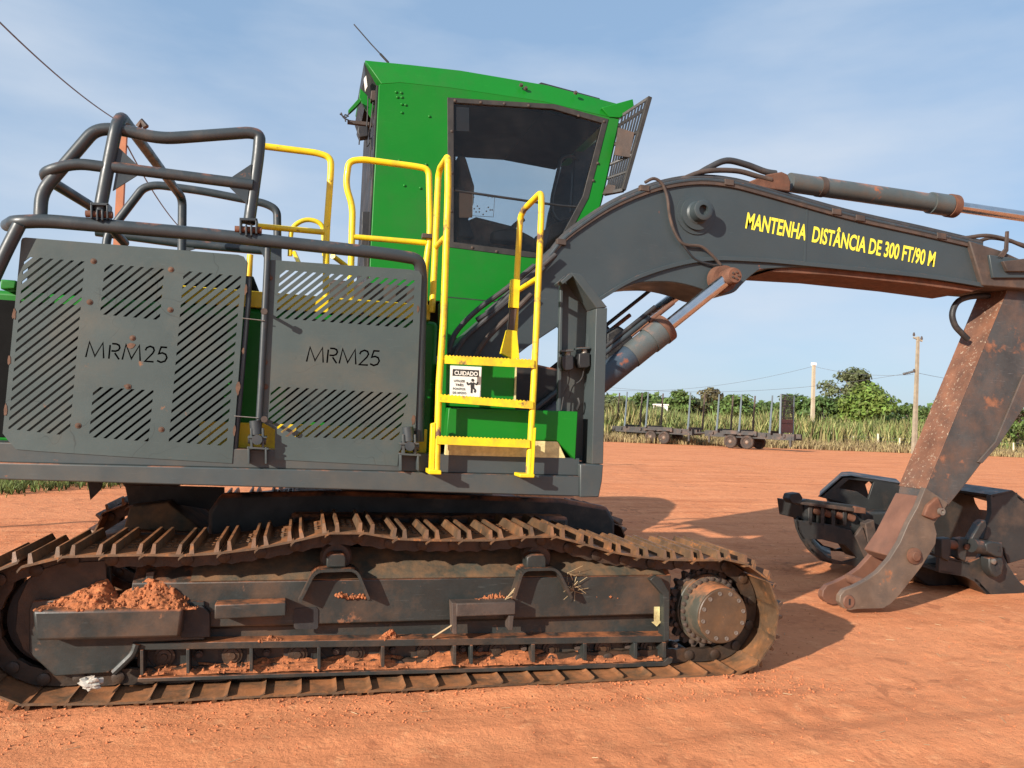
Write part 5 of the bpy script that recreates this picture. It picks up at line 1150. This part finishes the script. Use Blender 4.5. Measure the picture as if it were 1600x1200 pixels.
# ------------------------------------------------------------------ soil heaps on the undercarriage, paper, clods
def heap(label, pts, Y, dep, hgt, nseg=16, seed=1, name='soil'):
    """mound resting on a slope: pts = outline in pixels on plane Y (front foot), grows to the back"""
    rnd = random.Random(seed); b = MB(); poly = [P(x, y, Y) for x, y in pts]
    x0_ = min(p.x for p in poly); x1_ = max(p.x for p in poly); n = 110; m = 22
    lowz = lambda x: hgt[0](x); topz = lambda x: hgt[1](x); vs = []; fs = []
    for j in range(m+1):
        for i in range(n+1):
            x = x0_+(x1_-x0_)*i/n; t = j/m; e = math.sin(math.pi*i/n)**.35
            z = lowz(x) + (topz(x)-lowz(x))*t*e; y = Y + dep*t
            d = noise.noise((x*16+seed, z*16, y*16))*.018 + noise.noise((x*55+seed, z*55, y*55))*.011 + noise.noise((x*130+seed, z*130, y*130))*.005 + noise.noise((x*6+seed, z*6, 0))*.02
            vs.append((x, y-d, z+d*.7))
    fs = [(j*(n+1)+i, j*(n+1)+i+1, (j+1)*(n+1)+i+1, (j+1)*(n+1)+i) for j in range(m) for i in range(n)]
    for c in range(420):
        i = rnd.randrange(n); j = rnd.randrange(m); p_ = Vector(vs[j*(n+1)+i]); r_ = .003+.012*rnd.random()**2; k = len(vs)
        dv = [Vector((1, 0, 0)), Vector((-1, 0, 0)), Vector((0, 1, 0)), Vector((0, -1, 0)), Vector((0, 0, 1)), Vector((0, 0, -1))]
        vs += [tuple(p_+q*r_*rnd.uniform(.6, 1.3)) for q in dv]; fs += [(k+a, k+b_, k+c_) for a, b_, c_ in ((0, 2, 4), (2, 1, 4), (1, 3, 4), (3, 0, 4), (2, 0, 5), (1, 2, 5), (3, 1, 5), (0, 3, 5))]
    me = bpy.data.meshes.new(name); me.from_pydata(vs, [], fs); me.update(); o = link(name, me, 'soil_dark', None, 0, 0); me.shade_smooth()
    tag(o, label, None, None, 'stuff'); return o
def lin(p, q, Y):
    a, c = P(*p, Y), P(*q, Y); return lambda x: a.z+(c.z-a.z)*(x-a.x)/(c.x-a.x)
def pw(pts, Y):
    q = [P(x, y, Y) for x, y in pts]
    def f(x):
        for i in range(len(q)-1):
            if x <= q[i+1].x: return q[i].z+(q[i+1].z-q[i].z)*max(0, (x-q[i].x))/(q[i+1].x-q[i].x)
        return q[-1].z
    return f
heap('loose red soil heaped on the front bumper bar of the track frame', [(52, 953), (308, 948)], -1.565, .14, (lin((52, 956), (308, 951), -1.565), pw([(52, 947), (75, 940), (110, 926), (150, 910), (168, 902), (186, 930), (205, 918), (232, 902), (262, 906), (290, 926), (312, 947)], -1.425)), seed=1)
heap('red soil lodged beside the second carrier roller bracket', [(742, 940), (802, 936)], -1.47, .2, (lin((742, 938), (802, 938), -1.47), pw([(740, 928), (755, 895), (798, 892), (806, 930)], -1.32)), seed=2)
heap('red soil patch near the first carrier roller bracket', [(525, 936), (576, 932)], -1.46, .1, (lin((525, 934), (576, 934), -1.46), pw([(525, 930), (550, 912), (572, 914), (578, 932)], -1.4)), seed=3)
heap('red soil lying on the track frame top near the sprocket', [(895, 930), (975, 935)], -1.43, .2, (lin((895, 928), (975, 936), -1.43), pw([(895, 905), (930, 892), (960, 905), (975, 930)], -1.32)), seed=4)
heap('red soil packed along the lower ledge between the gussets', [(220, 1062), (1040, 1037)], -1.47, .10, (lin((220, 1056), (1040, 1033), -1.47), pw([(220, 1040), (260, 1030), (300, 1026), (340, 1035), (390, 1028), (440, 1022), (490, 1030), (540, 1022), (590, 1021), (640, 1027), (700, 1016), (760, 1020), (830, 1012), (880, 1016), (930, 1011), (990, 1012), (1040, 1010)], -1.375)), seed=5)
heap('small red soil pile on the frame ledge under the opening', [(405, 1001), (445, 1001)], -1.47, .03, (lin((405, 1003), (445, 1002), -1.47), pw([(405, 1001), (425, 993), (445, 1000)], -1.45)), seed=6)
heap('small red soil pile on the frame ledge below the side step', [(592, 998), (632, 997)], -1.47, .03, (lin((592, 1000), (632, 998), -1.47), pw([(592, 997), (610, 984), (632, 996)], -1.45)), seed=7)
heap('red soil on the cross leg behind the near track', [(208, 822), (300, 826)], -.44, .3, (lin((208, 822), (300, 828), -.44), pw([(208, 815), (240, 808), (280, 812), (302, 824)], -.3)), seed=8)
# straw caught in the soil
b = MB()
for i in range(22):
    a = P(random.uniform(885, 905), random.uniform(895, 925), -1.46); c = a+Vector((random.uniform(-.08, .12), random.uniform(-.04, .03), random.uniform(-.07, .07))); b.tube([a, c], .0022, 3)
for i in range(9):
    a = P(789, 937, -1.5); c = P(random.uniform(803, 810), random.uniform(915, 930), -1.5); b.tube([a, c], .002, 3)
tag(b.build('straw', 'straw', None), 'loose straw stalks caught on the track frame', None, None, 'stuff')
st = MB().tube([P(676, 996, -1.49), P(706, 977, -1.53)], .006, 5).build('stalk', 'straw', None); tag(st, 'pale dry stalk leaning against the side step leg', 'stalk')
# crumpled paper on the lower track shoes
rnd = random.Random(5); bm = bmesh.new(); bmesh.ops.create_icosphere(bm, subdivisions=3, radius=1); pc0 = P(141, 1068, -1.58)
for v in bm.verts:
    k = 1+.55*noise.noise(v.co*2.3+Vector((3, 1, 7)))+.3*noise.noise(v.co*5); v.co = Vector((v.co.x*.058*k, v.co.y*.04*k, v.co.z*.034*k+.002))+pc0
me = bpy.data.meshes.new('crumpled_paper'); bm.to_mesh(me); bm.free(); o = link('crumpled_paper', me, 'paper', None, 0, 0); tag(o, 'crumpled white paper ball lying on the lower track shoes', 'paper')
# clods and pebbles on the yard
def clods(n, x0_, x1_, y0_, y1_, r0_, r1_, seed):
    rnd = random.Random(seed); vs = []; fs = []
    dv = [Vector((1, 0, 0)), Vector((-1, 0, 0)), Vector((0, 1, 0)), Vector((0, -1, 0)), Vector((0, 0, 1)), Vector((0, 0, -1))]
    for _ in range(n):
        x, y = rnd.uniform(x0_, x1_), rnd.uniform(y0_, y1_)
        if noise.noise((x*.8, y*.8, 5)) < rnd.uniform(-.6, .35): continue
        r_ = r0_+(r1_-r0_)*rnd.random()**3; p_ = Vector((x, y, ground_h(x, y)+r_*.25)); k = len(vs); ro = Matrix.Rotation(rnd.uniform(0, 6), 3, 'Z')
        vs += [tuple(p_+(ro@q)*r_*rnd.uniform(.6, 1.25)) for q in dv]; fs += [(k+a, k+b_, k+c_) for a, b_, c_ in ((0, 2, 4), (2, 1, 4), (1, 3, 4), (3, 0, 4), (2, 0, 5), (1, 2, 5), (3, 1, 5), (0, 3, 5))]
    return vs, fs
vs, fs = [], []
for args in ((14000, -4, 6, -4.6, -1.0, .001, .0065, 1), (8000, 2.5, 12, -3, 6, .002, .009, 2), (2500, -6, 0, 1, 9, .003, .012, 3), (3500, -2, 3.6, -2.1, -1.55, .002, .011, 4)):
    a, c = clods(*args); k = len(vs); vs += a; fs += [tuple(k+i for i in q) for q in c]
me = bpy.data.meshes.new('soil_clods'); me.from_pydata(vs, [], fs); me.update()
o = link('soil_clods', me, 'clod', None, 0, 0); me.shade_smooth()
tag(o, 'small red clods and crumbs scattered over the yard', None, None, 'stuff')
sp = []
for i in range(160):
    x, y = random.uniform(-1, 7), random.uniform(-4.6, 1)
    sp.append((x, y))
b = MB()
for x, y in sp:
    a = random.uniform(0, 6.28); l_ = random.uniform(.02, .07); z = ground_h(x, y)+.006; b.tube([(x, y, z), (x+math.cos(a)*l_, y+math.sin(a)*l_, z+random.uniform(0, .01))], .0018, 3)
tag(b.build('straw', 'straw', None), 'scattered dry straw bits on the red ground', None, None, 'stuff')

# unseen mound added behind the machine to cast a wide shadow on the yard
vs = []; n = 60
for j in range(n+1):
    for i in range(n+1):
        u_, v_ = 2*i/n-1, 2*j/n-1; r_ = math.hypot(u_, v_)
        z = 2.35*max(0, 1-r_**1.6)*(1+.25*noise.noise((u_*2, v_*2, 3))) + noise.noise((u_*9, v_*9, 1))*.06
        vs.append((2.35+u_*2.15, 5.7+v_*3.5, z-.08))
fs = [(j*(n+1)+i, j*(n+1)+i+1, (j+1)*(n+1)+i+1, (j+1)*(n+1)+i) for j in range(n) for i in range(n)]
me = bpy.data.meshes.new('shadow_caster_bank'); me.from_pydata(vs, [], fs); me.update(); o = link('shadow_caster_bank', me, 'soil', None, 0, 0); me.shade_smooth()
tag(o, 'unseen bank of red soil added behind the excavator for its shadow', None, None, 'structure')
